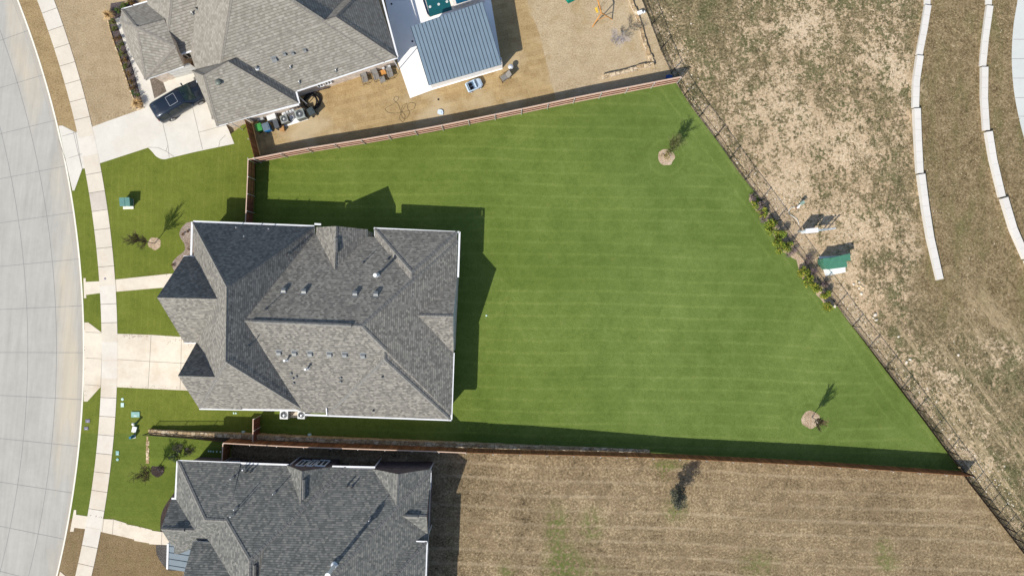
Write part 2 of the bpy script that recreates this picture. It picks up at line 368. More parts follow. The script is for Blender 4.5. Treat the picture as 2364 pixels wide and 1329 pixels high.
def street_warm(t, base):
    # tyre-polished, dust-stained lane beside the kerb follows the curve of the street
    q = STREET_C; d = t.vmath('LENGTH', t.vmath('MULTIPLY', t.vmath('SUBTRACT', t.pos, (q[0], q[1], 0)), (1, 1, 0)))
    m_ = t.math('MULTIPLY', t.ramp(t.math('DIVIDE', t.math('SUBTRACT', d, q[2]-3.2), 3.2), [(.08, 0.0), (.42, .7), (.78, .8), (.93, .15)]), t.ramp(t.noise(.12, 4, .6, t.mapv(t.pos, 0, (2.2, .5, 1))), [(.42, 0.0), (.62, 1.0)]))
    base = t.mix(m_, base, (.50, .43, .32))
    sp = t.ramp(t.noise(2.2, 3, .8), [(.735, 0.0), (.76, .6)]); base = t.mix(sp, base, (.12, .115, .10))
    base = t.mix(t.ramp(t.noise(.5, 6, .7, t.mapv(t.pos, R(4), (1.5, .25, 1))), [(.52, 0.0), (.66, .28)]), base, (.28, .265, .235))
    g = t.ramp(t.math('DIVIDE', t.math('SUBTRACT', d, q[2]-.62), .62), [(0, 0.0), (.35, .35), (1, .5)])
    base = t.mix(g, base, (.34, .30, .25))
    # faint broom strokes across the lane
    s = t.ramp(t.noise(1.2, 4, .7, t.mapv(t.pos, R(6), (2.2, .12, 1))), [(.35, .95), (.65, 1.05)])
    return t.mix(1.0, base, s, 'MULTIPLY')
STREET_C = (-131.745, -5.869, 91.108)
M['street'] = concrete_mat('street_concrete', (.385, .372, .335), .08, warm=street_warm)
M['conc'] = concrete_mat('driveway_concrete', (.64, .57, .46), .13, stain=((.46, .35, .23), .6))
M['conc_grey'] = concrete_mat('sidewalk_grey', (.50, .445, .38), .16)
M['conc_n'] = concrete_mat('north_drive_concrete', (.60, .57, .505), .10, stain=((.55, .49, .40), .55))
M['walk'] = concrete_mat('sidewalk_concrete', (.60, .54, .445), .11, stain=((.52, .42, .32), .5))
M['deck'] = concrete_mat('deck_concrete', (.80, .79, .77), .05)
M['curb'] = concrete_mat('curb_concrete', (.72, .68, .58), .10)
M['cap'] = concrete_mat('cap_concrete', (.60, .575, .53), .07)
M['path_e'] = concrete_mat('east_path_concrete', (.52, .535, .51), .06)

def arc(off, y0, y1, n=40):
    "photo-pixel points on a curve parallel to the kerb"
    cx, cy, r = STREET_C; r += off; out = []
    for i in range(n+1):
        py = y0+(y1-y0)*i/n; wy = -(py-CY)/S
        out.append(((cx+math.sqrt(r*r-(wy-cy)**2))*S+CX, py))
    return out
def ringquad(mb, r0, r1, a0, a1, z, m=0, n=1):
    cx, cy, r = STREET_C
    for i in range(n):
        b0 = a0+(a1-a0)*i/n; b1 = a0+(a1-a0)*(i+1)/n
        mb.add([(cx+(r+q)*cos(b), cy+(r+q)*sin(b), z) for q, b in ((r0, b0), (r1, b0), (r1, b1), (r0, b1))], [(0, 1, 2, 3)], m)
def ang(py, off=0):
    wy = -(py-CY)/S; return math.asin((wy-STREET_C[1])/(STREET_C[2]+off))

# ------------------------------------------------------------------ ground
mb = MB(); mb.add([(-400, -400, -.35), (400, -400, -.35), (400, 400, -.35), (-400, 400, -.35)], [(0, 1, 2, 3)])
tag(mb.build('ground', M['dry_pale']), kind='structure')
mb = MB(); A0, A1 = ang(1900), ang(-600)
ringquad(mb, -40, -.16, A0, A1, -.13, 0, 60)
for off in (-2.72, -5.45, -8.2): ringquad(mb, off-.018, off+.018, A0, A1, -.126, 1, 60)
ringquad(mb, -.62, -.595, A0, A1, -.126, 2, 60)
a = ang(814); st = 4.47/STREET_C[2]
for k in range(-12, 14):
    ringquad(mb, -40, -.16, a+k*st-.0002, a+k*st+.0002, -.124, 1)
tag(mb.build('street', [M['street'], M['joint_street'], plain('gutter_seam', (.36, .35, .32), .9)]), kind='structure')
mb = MB(); cx, cy, r = STREET_C; n = 120
prof = [(-.16, -.128), (-.13, -.01), (-.10, .012), (.02, .015), (.03, -.05)]; vs = []
for i in range(n+1):
    b = A0+(A1-A0)*i/n
    for q, z in prof: vs.append((cx+(r+q)*cos(b), cy+(r+q)*sin(b), z))
k = len(prof); mb.add(vs, [(i*k+j, i*k+j+1, (i+1)*k+j+1, (i+1)*k+j) for i in range(n) for j in range(k-1)])
tag(mb.build('curb', M['curb']), kind='structure')

# north of the drive
sheet('dry_lawn', arc(0, -200, 320)+arc(1.7, -200, 320)[::-1], M['dry_street'], -.002)
sheet('dry_lawn', arc(3.1, -200, 340)+[(420, 340), (480, 200), (460, -200)], M['dry_north'], -.002)
# the mown lots
front = arc(0, 300, 1000, 30)+[(345, 1000), (470, 1003), (602, 1012), (602, 940), (589, 512), (591, 374), (603, 370), (573, 278), (530, 312), (345, 290), (207, 312)]
sheet('lawn', front, M['lawn_front'], .006)
back = [(589, 372), (603, 370), (700, 354), (850, 331), (1000, 305), (1170, 270), (1330, 237), (1560, 192), (1600.4, 253), (1660.6, 332), (1703.9, 396), (1741, 442), (1776.8, 492), (1848, 592), (1912, 678), (1956, 739), (1991.6, 784.5), (2028.6, 834), (2067, 885), (2105, 935), (2143, 985.5), (2181, 1037), (2219, 1087),
        (1870, 1072), (1500, 1053), (1000, 1030), (602, 1012), (602, 940), (589, 512)]
sheet('lawn', back, M['lawn'], .006)
def west_edge(): return arc(0, 999.5, 1195, 12)
sheet('lawn', west_edge()+[(240, 1217), (380, 1250), (430, 1240), (430, 1040), (347, 1040), (346, 999.5)], M['lawn_south'], .002)
def zfr(x, y):
    py = CY-y*S; return zup(x)*max(0, min(1, (1078-py)/30))
sheet('raised_lawn', [(346, 1003), (440, 1009), (545, 1018), (545, 1090), (400, 1090), (346, 1076)], M['lawn_south'], .012, zfr, grid=1)
sheet('dry_lawn', arc(0, 1190, 1500, 14)+[(430, 1500), (430, 1232), (380, 1240), (240, 1208)], dry_mat('dry_southwest', [(.12, .08, .04), (.225, .16, .085), (.31, .235, .135)], blotch=[(.6, .5, .7, (.19, .17, .07), .5)], bump=.6), -.004)
sheet('mown_lot', [(541, 1021), (700, 1027), (1000, 1037), (1500, 1055), (1870, 1073), (2219, 1089), (2237, 1115), (2257, 1140), (2295.5, 1190), (2336, 1242), (2366, 1281), (2480, 1430), (2600, 1600), (420, 1600), (430, 1088), (541, 1064)], M['dry_mown'], .0, lambda x, y: zup(x), grid=2)
# north neighbour's yard
sheet('backyard', [(545, 290), (573, 279), (603, 370), (700, 353), (850, 330), (1000, 304), (1170, 269), (1283, 246)]+wob([(1283, 226), (1276, 200), (1262, 150), (1244, 75), (1226, 28), (1216, 0)], 1.5, 12, 3, False)+[(1180, -200), (545, -200)], M['sod'], -.003)
sheet('backyard', [(1150, 274), (1250, 253), (1330, 237), (1560, 192), (1533, 136), (1483, 3), (1420, -200), (1140, -200), (1150, 250)], M['dry_pale'], -.006)

def field_mat():
    t = NT('rough_field'); p = t.pos
    v2 = t.mapv(p, 0, (1, 1, 1), (3, 7, 0)); fine = t.ramp(t.noise(5.0, 5, .85), [(.30, .15), (.70, .85)]); mid = t.noise(1.5, 6, .75, v2, .3); big = t.noise(.13, 4, .55)
    xyz = t.sep()
    grass = t.ramp(t.math('ADD', t.math('MULTIPLY', fine, .55), t.math('MULTIPLY', mid, .45)), [(.34, (.05, .043, .022)), (.45, (.145, .122, .066)), (.55, (.285, .218, .118)), (.66, (.50, .39, .245))])
    gr2 = t.ramp(t.math('ADD', t.math('MULTIPLY', fine, .55), t.math('MULTIPLY', mid, .45)), [(.35, (.05, .058, .02)), (.5, (.12, .124, .052)), (.64, (.26, .235, .125))])
    grass = t.mix(t.ramp(t.noise(.45, 5, .7, v2), [(.47, 0.0), (.60, .7)]), grass, gr2)
    # bare pale soil between the tufts, commonest beside the iron fence and by the utility gear
    q = P(1800, 560); r_ = t.vmath('LENGTH', t.vmath('MULTIPLY', t.vmath('SUBTRACT', p, (q.x+4, q.y+4, 0)), (.9, .5, 0)))
    near = t.ramp(t.math('DIVIDE', r_, 20.0), [(.15, .18), (.95, -.02)])
    # distance east of the fence line
    a = P(1560, 191); b = P(2219, 1087); d = (b-a).normalized(); nrm = Vector((-d.y, d.x, 0))
    if nrm.x < 0: nrm = -nrm
    df = t.vmath('DOT_PRODUCT', t.vmath('SUBTRACT', p, tuple(a)), tuple(nrm))
    strip = t.ramp(t.math('DIVIDE', df, 6.0), [(0, .10), (.8, 0.0)])
    s = t.math('ADD', t.math('ADD', t.noise(.85, 6, .72, t.mapv(p, R(-25), (1.25, .8, 1))), t.math('MULTIPLY', t.math('SUBTRACT', t.noise(3.4, 5, .8), .5), 1.1)), t.math('ADD', t.math('MULTIPLY', t.math('SUBTRACT', big, .5), .6), t.math('ADD', near, strip)))
    soil_c = t.ramp(t.math('ADD', t.math('MULTIPLY', t.noise(4, 5, .75), .6), t.math('MULTIPLY', big, .4)), [(.36, (.36, .25, .155)), (.5, (.60, .45, .29)), (.62, (.78, .63, .45))])
    base = t.mix(t.ramp(s, [(.615, 0.0), (.675, .88)]), grass, soil_c)
    # the strip between the two terrace walls and beyond is evenly browned-off turf
    east = t.ramp(t.math('ADD', t.math('DIVIDE', xyz[0], 100.0), t.math('MULTIPLY', t.math('SUBTRACT', t.noise(.3, 4), .5), .06)), [(.375, 0.0), (.395, 1.0)])
    even = t.ramp(t.math('ADD', t.math('MULTIPLY', fine, .6), t.math('MULTIPLY', t.noise(1.1, 5, .7), .4)), [(.34, (.08, .06, .03)), (.47, (.215, .158, .082)), (.57, (.32, .24, .135)), (.68, (.46, .365, .23))])
    even = t.mix(t.ramp(t.noise(.33, 5, .7, t.mapv(p, 0, (1.6, .5, 1), (4, 2, 0))), [(.50, 0.0), (.66, .6)]), even, (.155, .15, .06))
    south = t.ramp(t.math('ADD', t.math('DIVIDE', xyz[1], 40.0), .5), [(.34, 0.0), (.46, 1.0)])
    base = t.mix(t.math('MULTIPLY', east, south), base, even)
    # old drag marks running down to the lower right
    vs = t.mapv(p, R(-36), (1.5, .10, 1)); sk = t.math('ADD', t.noise(.9, 5, .68, vs, .25), t.math('MULTIPLY', t.noise(3.2, 3, .6, vs), .22))
    zone = t.math('MULTIPLY', t.ramp(t.math('ADD', t.math('DIVIDE', t.math('ADD', xyz[1], t.math('MULTIPLY', xyz[0], -.35)), 40.0), 1.0), [(.50, 1.0), (.72, 0.0)]), t.ramp(t.noise(.16, 3), [(.30, .25), (.55, 1.0)]))
    base = t.mix(t.math('MULTIPLY', zone, t.ramp(sk, [(.62, 0.0), (.74, .80)])), base, (.50, .385, .235))
    base = t.mix(t.math('MULTIPLY', zone, t.ramp(sk, [(.40, .75), (.52, 0.0)])), base, (.10, .088, .045))
    # gravelly specks
    sp = t.ramp(t.noise(11, 2, .5), [(.70, 0.0), (.76, .7)]); base = t.mix(t.math('MULTIPLY', sp, t.ramp(big, [(.4, .3), (.6, 1.0)])), base, (.66, .58, .45))
    t.bump(t.math('ADD', fine, mid), .75, .12); t.b.inputs["Roughness"].default_value = 1; t.b.inputs["Specular IOR Level"].default_value = .08
    return t.col(base)
M['field'] = field_mat()
fence_line = [(1400, -200), (1483, 3), (1532.6, 135.6), (1560, 191), (1600.4, 253), (1660.6, 332), (1703.9, 396), (1741, 442), (1776.8, 492), (1848, 592), (1912, 678), (1956, 739), (1991.6, 784.5), (2028.6, 834), (2067, 885), (2105, 935), (2143, 985.5), (2181, 1037), (2218, 1086), (2237.5, 1114.5), (2257, 1140), (2295.5, 1190), (2336, 1242), (2366, 1281), (2480, 1430), (2600, 1590)]
sheet('field', fence_line+[(3300, 1600), (3300, -200)], M['field'], -.002, zfield, grid=2)

# paved surfaces
def sidewalk():
    mb = MB(); stp = 1.735/STREET_C[2]; a = ang(486, 2.4); g = .021/STREET_C[2]; rr = random.Random(5)
    for k in range(-34, 24):
        b0, b1 = a+k*stp, a+(k+1)*stp; m_ = 2 if k == 0 else (1 if rr.random() < .25 else 0)
        for q0, q1, z0 in ((1.67, 3.17, .03),):
            c = STREET_C; n = 2; vs = []
            for b in (b0+g, (b0+b1)/2, b1-g):
                vs += [(c[0]+(c[2]+q0)*cos(b), c[1]+(c[2]+q0)*sin(b), z0), (c[0]+(c[2]+q1)*cos(b), c[1]+(c[2]+q1)*sin(b), z0)]
            vs += [(x, y, z-.06) for x, y, z in vs]
            mb.add(vs, [(0, 1, 3, 2), (2, 3, 5, 4), (0, 2, 8, 6), (2, 4, 10, 8), (1, 7, 9, 3), (3, 9, 11, 5), (0, 6, 7, 1), (4, 5, 11, 10)], m_)
    ringquad(mb, 1.665, 3.175, a-35*stp, a+25*stp, .018, 3, 80)
    return tag(mb.build('sidewalk', [M['walk'], concrete_mat('sidewalk_paler', (.62, .575, .50), .10, stain=((.52, .43, .34), .5)), M['conc_grey'], M['joint']]), kind='structure')
sidewalk()
sheet('driveway', [(135.5, 291), (144, 290), (174, 305.5), (207, 295), (333, 250), (345, 243), (357, 228), (385, 212), (372, 176), (445, 150), (500, 250), (520, 285), (528, 300), (541, 332)]+smooth([(541, 332), (455, 350), (400, 363), (378, 368), (362, 362), (352, 351), (342, 341)], 5)[1:]+[(228, 378), (190, 390), (172, 440), (167.5, 440), (152, 370)], M['conc_n'], .022,
      joints=[[(206, 294), (228, 378)], [(175, 306), (190, 390)], [(375, 280), (388, 335), (391, 364)], [(443, 240), (468, 345)], [(143, 315), (212, 296)], [(160, 365), (222, 345)], [(170, 305), (180, 350), (191, 392)], [(458, 306), (530, 287)], [(343, 340), (365, 341), (385, 350), (402, 362)], [(383, 350), (388, 335)], [(505, 340), (508, 325), (521, 312)], [(136, 322), (152, 372), (167, 440)]], jmat=M['joint'], skirt=.05)
sheet('front_walk', [(266, 45), (284, 36), (300, 118), (338, 182), (346, 182), (357, 229), (345, 244), (333, 250), (308, 160), (289, 105)], M['conc_n'], .026, skirt=.05)
sheet('planting_bed', [(345, 181), (395, 172), (392, 195), (386, 214), (357, 229)], dry_mat('dark_bed', [(.06, .05, .04), (.14, .115, .09), (.25, .21, .17)]), .016)
sheet('front_walk', [(193, 642), (198, 642), (198, 650.5), (232, 649), (267, 645), (390, 632), (430, 630), (400, 664), (372, 664), (269, 673), (233, 676), (199, 680.5), (199.5, 688), (194, 688)], M['conc'], .022, joints=[[(267, 645), (269, 673)], [(232, 649), (233, 676)]], jmat=M['joint'], skirt=.05)
sheet('driveway', [(195, 744), (204, 744), (236, 768), (271, 770), (350, 772.5), (415, 777), (500, 780), (500, 905), (430, 900.5), (350, 897), (270, 893), (233, 892), (202, 926), (193.5, 926)], M['conc'], .024,
      joints=[[(349, 773), (346, 834), (342, 896)], [(419, 780), (418, 838), (416, 899)], [(198, 826), (272, 829), (348, 834), (420, 838), (500, 840)], [(198, 766), (236, 768)], [(197, 887), (233, 890)], [(271, 770), (270, 893)], [(236, 768), (235, 830), (233, 892)], [(236, 799), (271, 799)], [(235, 862), (270, 861)]], jmat=M['joint'], skirt=.05)
sheet('front_walk', [(171, 1176), (176, 1176), (176, 1187), (203, 1191), (240, 1197), (262, 1198), (292, 1207), (292, 1209), (318, 1214), (350, 1222), (352, 1224), (374, 1227), (400, 1230), (400, 1258), (390, 1257), (345, 1255), (345, 1253), (310, 1247), (310, 1244), (285, 1238), (235, 1227), (198, 1220), (172, 1217), (170, 1226), (162, 1226)], M['conc'], .022, joints=[[(240, 1197), (236, 1227)], [(262, 1198), (260, 1232)], [(374, 1227), (373, 1256)], [(203, 1191), (199, 1220)]], jmat=M['joint'], skirt=.05)
sheet('driveway', [(139, 1318), (152, 1329), (185, 1345), (185, 1500), (120, 1500), (136, 1330)], M['conc'], .02, skirt=.05)
sheet('pool_deck', [(850, -200), (1100, -200), (1160, 160), (998, 208), (947, 227), (917, 140)], M['deck'], .02, skirt=.05)
sheet('footpath', smooth([(2365, -150), (2354, -60), (2349, 0), (2339, 60), (2334, 130), (2337, 200), (2346, 260), (2362, 326), (2384, 380), (2420, 450)], 5)+[(2520, 450), (2480, -150)], M['path_e'], .03, zf=zfield, joints=[[(2338, 92), (2480, 92)], [(2334, 137), (2480, 137)], [(2336, 182), (2480, 182)], [(2340, 227), (2480, 227)], [(2348, 270), (2480, 270)]], jmat=M['joint'], skirt=.08)

# mulch
mulch = lambda n, cs: dry_mat(n, cs, fs=12, bump=.9)
M['mulch_main'] = mulch('mulch_main', [(.08, .045, .025), (.26, .19, .145), (.42, .35, .29), (.60, .53, .46)])
M['mulch_dark'] = mulch('mulch_dark', [(.02, .015, .014), (.06, .045, .04), (.13, .10, .085)])
M['mulch_purple'] = mulch('mulch_purple', [(.03, .025, .025), (.10, .08, .08), (.24, .20, .20)])
M['mulch_ring'] = mulch('mulch_ring', [(.10, .06, .035), (.42, .30, .19), (.62, .49, .35), (.78, .68, .55)])
bed = smooth([(447, 511), (430, 515), (417, 530), (415, 545), (425, 562), (426, 578), (410, 592), (399, 604), (398, 616), (405, 628)], 4)
sheet('mulch_bed', bed+[(450, 628), (470, 511)], M['mulch_main'], .014)
sheet('mulch_bed', smooth([(405, 1066), (409, 1100), (406, 1130), (392, 1150), (378, 1172), (371, 1195), (370, 1228)], 4)+[(395, 1228), (440, 1150), (440, 1066)], M['mulch_dark'], .014)
sheet('mulch_bed', smooth([(360, 1257), (362, 1278), (374, 1300), (389, 1316)], 4)+[(430, 1316), (430, 1257)], mulch('mulch_grey', [(.05, .045, .04), (.12, .11, .10), (.20, .18, .165)]), .014)
def disc(px, py, r, seed, sq=1):
    rr = random.Random(seed); return smooth([(px+r*cos(2*pi*i/12)*rr.uniform(.9, 1.1), py+r*sq*sin(2*pi*i/12)*rr.uniform(.9, 1.1)) for i in range(12)], 3, True)
sheet('mulch_ring', disc(357, 562, 14.5, 1), M['mulch_ring'], .016)
sheet('mulch_ring', disc(1538, 363, 19, 2, 1), M['mulch_ring'], .016)
sheet('mulch_ring', disc(1872, 968, 21, 3, .95), M['mulch_ring'], .016)
sheet('mulch_ring', disc(364, 1084, 16, 4), M['mulch_dark'], .05, None)
sheet('mulch_bed', [(256, 8), (312, 0), (320, 6), (284, 34), (268, 44), (290, 105), (309, 160), (334, 248), (316, 253), (300, 215), (280, 150), (262, 90), (252, 45)], M['mulch_purple'], .012)
sheet('mulch_bed', wob([(1735, 447), (1776, 492), (1848, 592), (1912, 678), (1928, 700), (1912, 716), (1895, 690), (1850, 640), (1838, 600), (1800, 575), (1775, 520), (1748, 490), (1728, 460)], 2.5, 10, 6), M['mulch_ring'], .013)

# ------------------------------------------------------------------ house kit
M['shingle_main'] = shingle_mat('shingle_main', [(.108, .103, .092), (.174, .166, .147), (.232, .220, .193), (.325, .306, .264)])
M['shingle_south'] = shingle_mat('shingle_south', [(.082, .086, .080), (.135, .138, .128), (.185, .184, .168), (.27, .262, .23)])
M['shingle_north'] = shingle_mat('shingle_north', [(.175, .162, .136), (.225, .209, .178), (.262, .245, .212), (.32, .30, .262)], course=.24, tab=.30)
M['ridge_cap'] = plain('ridge_cap', (.19, .185, .17), .95, var=.25, scale=5)
M['ridge_cap_n'] = plain('ridge_cap_north', (.21, .195, .17), .95, var=.2, scale=5)
M['white'] = plain('white_trim', (.72, .73, .74), .45, var=.05)
M['brick_n'] = brick_mat('brick_north', (.42, .33, .26), (.56, .47, .39), (.60, .54, .47), .3, .12, .02)
M['brick_s'] = brick_mat('brick_south', (.085, .055, .055), (.16, .11, .105), (.13, .12, .12), .25, .09, .015)
M['brick_m'] = brick_mat('brick_main', (.40, .32, .26), (.55, .46, .38), (.58, .53, .46))
M['siding'] = plain('siding', (.42, .45, .50), .7)
M['glass'] = plain('window_glass', (.03, .045, .05), .08, var=0, spec=.8)
M['metal_vent'] = plain('vent_metal', (.20, .21, .21), .5, .2, var=.06)
M['galv'] = plain('galvanised', (.62, .64, .66), .4, .3, var=.08)
M['pvc'] = plain('white_pipe', (.78, .78, .76), .4, var=.03)
M['black'] = plain('black_rubber', (.012, .012, .014), .5, var=0)

def inset(poly, d):
    n = len(poly); A = sum(poly[i][0]*poly[(i+1) % n][1]-poly[(i+1) % n][0]*poly[i][1] for i in range(n)); sg = 1 if A > 0 else -1
    out = []
    for i in range(n):
        p0, p1, p2 = (Vector(poly[(i+k-1) % n]).to_2d() for k in range(3))
        d1 = (p1-p0).normalized(); d2 = (p2-p1).normalized()
        n1 = Vector((-d1.y, d1.x))*sg*d; n2 = Vector((-d2.y, d2.x))*sg*d
        a, b = p0+n1, p1+n2; det = d1.x*(-d2.y)+d1.y*d2.x
        if abs(det) < 1e-6: out.append(tuple(p1+n1)); continue
        r = b-a; t = (r.x*(-d2.y)+r.y*d2.x)/det; out.append(tuple(a+d1*t))
    return out

class House:
    def __init__(s, name, loc, label, group=None, mats=None, cap='ridge_cap'):
        s.root = empty(name, loc, 0, label, 'house', group); s.mb = MB(); s.walls = MB(); s.planes = []; s.mats = mats; s.cap = cap; s.nb = 0
    def block(s, eave, top, wall=.45, fasc=.2, z0=0, nocap=None):
        "convex roof volume: eave = points round the eave, top = ridge points (all world)"
        s.nb += 1; j = s.nb*.003
        bm = bmesh.new()
        for p in eave: bm.verts.new(p); bm.verts.new((p[0], p[1], p[2]-fasc-j))
        for p in top: bm.verts.new(p)
        r = bmesh.ops.convex_hull(bm, input=bm.verts[:])
        bmesh.ops.delete(bm, geom=[g for g in set(r['geom_interior']+r['geom_unused']) if isinstance(g, bmesh.types.BMVert)], context='VERTS')
        bmesh.ops.recalc_face_normals(bm, faces=bm.faces[:])
        bmesh.ops.dissolve_limit(bm, angle_limit=R(.6), verts=bm.verts[:], edges=bm.edges[:])
        bm.normal_update()
        pl = []; zmin = min(p[2] for p in eave)
        for f in bm.faces:
            n = f.normal; zs = [v.co.z for v in f.verts]
            m_ = 0 if n.z > .15 else (1 if n.z < -.5 or max(zs)-min(zs) < .5 else 2)
            if n.z > .02: pl.append((n.copy(), n.dot(f.verts[0].co)))
            s.mb.add([v.co.copy() for v in f.verts], [tuple(range(len(f.verts)))], m_)
        foot = [(p[0], p[1]) for p in eave]
        if len(foot) > 3:
            A = sum(foot[i][0]*foot[(i+1) % len(foot)][1]-foot[(i+1) % len(foot)][0]*foot[i][1] for i in range(len(foot)))
            if A < 0: foot = foot[::-1]
        s.planes.append((foot, pl))
        for e in bm.edges:
            if len(e.link_faces) == 2:
                a, b = e.link_faces
                if a.normal.z > .15 and b.normal.z > .15 and a.normal.angle(b.normal) > R(12):
                    p, q = e.verts[0].co, e.verts[1].co; d = (q-p).normalized()
                    L = (q-p).length; k = max(1, int(L/.33))
                    for f in (a, b):
                        c = f.calc_center_median(); t = f.normal.cross(d).normalized()
                        if (c-p).dot(t) < 0: t = -t
                        for i in range(k):           # overlapping cap shingles
                            u0, u1 = p+d*(L*i/k), p+d*(L*(i+1)/k)
                            if nocap and nocap(u0): continue
                            o1 = f.normal*.015; o2 = f.normal*.030
                            up = 1 if q.z >= p.z else -1
                            a0, a1 = (o2, o1) if up > 0 else (o1, o2)
                            vs = [u0+a0, u1+a1, u1+a1+t*.15, u0+a0+t*.15]
                            nrm = (vs[1]-vs[0]).cross(vs[2]-vs[0])
                            s.mb.add(vs if nrm.z > 0 else vs[::-1], [(0, 1, 2, 3)], 3)
        bm.free()
        if wall is not None:
            s.walls.prism(inset(foot, wall+j), z0, zmin-.08+j)
    def z(s, x, y):
        best = -1; bn = Vector((0, 0, 1))
        for foot, pl in s.planes:
            n = len(foot)
            if all((foot[(i+1) % n][0]-foot[i][0])*(y-foot[i][1])-(foot[(i+1) % n][1]-foot[i][1])*(x-foot[i][0]) >= -.02 for i in range(n)):
                zz, nn = min((((d-n_.x*x-n_.y*y)/n_.z), tuple(n_)) for n_, d in pl)
                if zz > best: best = zz; bn = Vector(nn)
        return best, bn
    def at(s, px, py):
        h = 5.0
        for _ in range(30):
            p = P(px, py, h); zz, n = s.z(p.x, p.y)
            if zz < 0: h -= .15; continue
            h = h*.5+zz*.5
        return P(px, py, h), n
    def finish(s):
        s.walls_o = rel(s.root, s.walls).build('wall', s.mats[2], s.root)
        s.roof = rel(s.root, s.mb).build('roof', [s.mats[0], M['white'], s.mats[1], M[s.cap]], s.root)
    def piece(s, name, mb, mat, parent=None, **k):
        return rel(s.root, mb).build(name, mat, parent or s.roof, **k)
    def gutter(s, p0, p1, z, out=(0, 0), ends=True, wd=.13):
        a, b = P(*p0, z), P(*p1, z); mb = MB(); mb.seg(a, b, wd, z-.13, z-.005); mb.seg(a, b, wd+.03, z-.03, z+.012)
        s.piece('gutter', mb, M['white'])
    def downspout(s, px, py, z, z0=0):
        a = P(px, py, z); mb = MB(); mb.box((a.x, a.y, (z+z0)/2), (.09, .07, z-z0)); s.piece('downspout', mb, M['white'])
    def ridge_vent(s, p0, p1, wd=.34):
        (a, _), (b, _) = s.at(*p0), s.at(*p1); d = (b-a).normalized(); n = Vector((-d.y, d.x, 0)).normalized()*wd/2; mb = MB()
        vs = []
        for q in (a, b): vs += [q-n-Vector((0, 0, .10)), q+n-Vector((0, 0, .10)), q+n*.9+Vector((0, 0, .05)), q+Vector((0, 0, .16)), q-n*.9+Vector((0, 0, .05))]
        mb.add(vs, [(0, 5, 6, 1), (1, 6, 7, 2), (2, 7, 8, 3), (3, 8, 9, 4), (4, 9, 5, 0), (0, 1, 2, 3, 4), (9, 8, 7, 6, 5)]); s.piece('ridge_vent', mb, M[s.cap])
    def box_vent(s, px, py, w_=.42, front=True):
        p, n = s.at(px, py); d = Vector((n.x, n.y, 0)).normalized(); t = Vector((-d.y, d.x, 0)); up = -d*n.z+Vector((0, 0, Vector((n.x, n.y)).length)); up.normalize(); mb = MB(); h = w_/2
        # a hooded slant-back vent lying on the slope
        q = lambda a, b, c: p+t*a+up*b+n*c
        vs = [q(-h, -h, .0), q(h, -h, .0), q(h, h, .0), q(-h, h, .0), q(-h*.85, -h*.9, .19), q(h*.85, -h*.9, .19), q(h*.85, h*.3, .17), q(-h*.85, h*.3, .17)]
        mb.add(vs, [(4, 5, 6, 7), (0, 1, 5, 4), (1, 2, 6, 5), (2, 3, 7, 6), (3, 0, 4, 7)]); mb.add([q(-h*1.25, -h*1.2, .012), q(h*1.25, -h*1.2, .012), q(h*1.25, h*1.4, .012), q(-h*1.25, h*1.4, .012)], [(0, 1, 2, 3)])
        o = s.piece('roof_vent', mb, M['metal_vent'])
        g = MB(); g.add([q(-h*.83, -h*.98, .02), q(h*.83, -h*.98, .02), q(h*.83, -h*.95, .18), q(-h*.83, -h*.95, .18)], [(0, 1, 2, 3)])
        rel(s.root, g).build('vent_screen', M['galv'] if front else M['metal_vent'], o)
    def pipe(s, px, py, r=.04, h=.45, mat='metal_vent', cap=False, flash=True):
        "px, py = where the pipe top shows"
        p, n = s.at(px, py); c = p.z+h; p2 = P(px, py, c); zz, n = s.z(p2.x, p2.y); mb = MB(); mb.tube((p2.x, p2.y, zz-.1), (p2.x, p2.y, c), r, r, 10)
        if cap: mb.tube((p2.x, p2.y, c-.03), (p2.x, p2.y, c+.12), r*1.7, r*1.5, 14)
        o = s.piece('vent_pipe', mb, M[mat])
        if flash:
            g = MB(); b = Vector((p2.x, p2.y, zz))+n*.012; t = n.orthogonal().normalized(); u = n.cross(t); q = max(.13, r*1.8)
            g.add([b+t*q+u*q, b-t*q+u*q, b-t*q-u*q, b+t*q-u*q], [(0, 1, 2, 3), (3, 2, 1, 0)]); g.tube(b, b+Vector((0, 0, .1)), r*2, r*1.2, 10); rel(s.root, g).build('flashing', M['galv'] if r > .06 else M['metal_vent'], o)
    def window(s, a, b, z0, z1, out):
        "a, b = ends on the wall (world xy), out = outward unit vector"
        a = Vector((*a, 0)); b = Vector((*b, 0)); o_ = Vector((*out, 0)).normalized(); mb = MB(); d = (b-a).normalized()
        for p0, p1, za, zb in ((a, b, z0-.08, z0), (a, b, z1, z1+.08), (a, a+d*.07, z0, z1), (b-d*.07, b, z0, z1), ((a+b)/2-d*.03, (a+b)/2+d*.03, z0, z1)):
            mb.seg(p0+o_*.02, p1+o_*.02, .12, za, zb)
        f = s.piece('window', mb, M['white'], s.root)
        g = MB(); g.seg(a+d*.02-o_*.005, b-d*.02-o_*.005, .04, z0, z1); rel(s.root, g).build('pane', M['glass'], f)
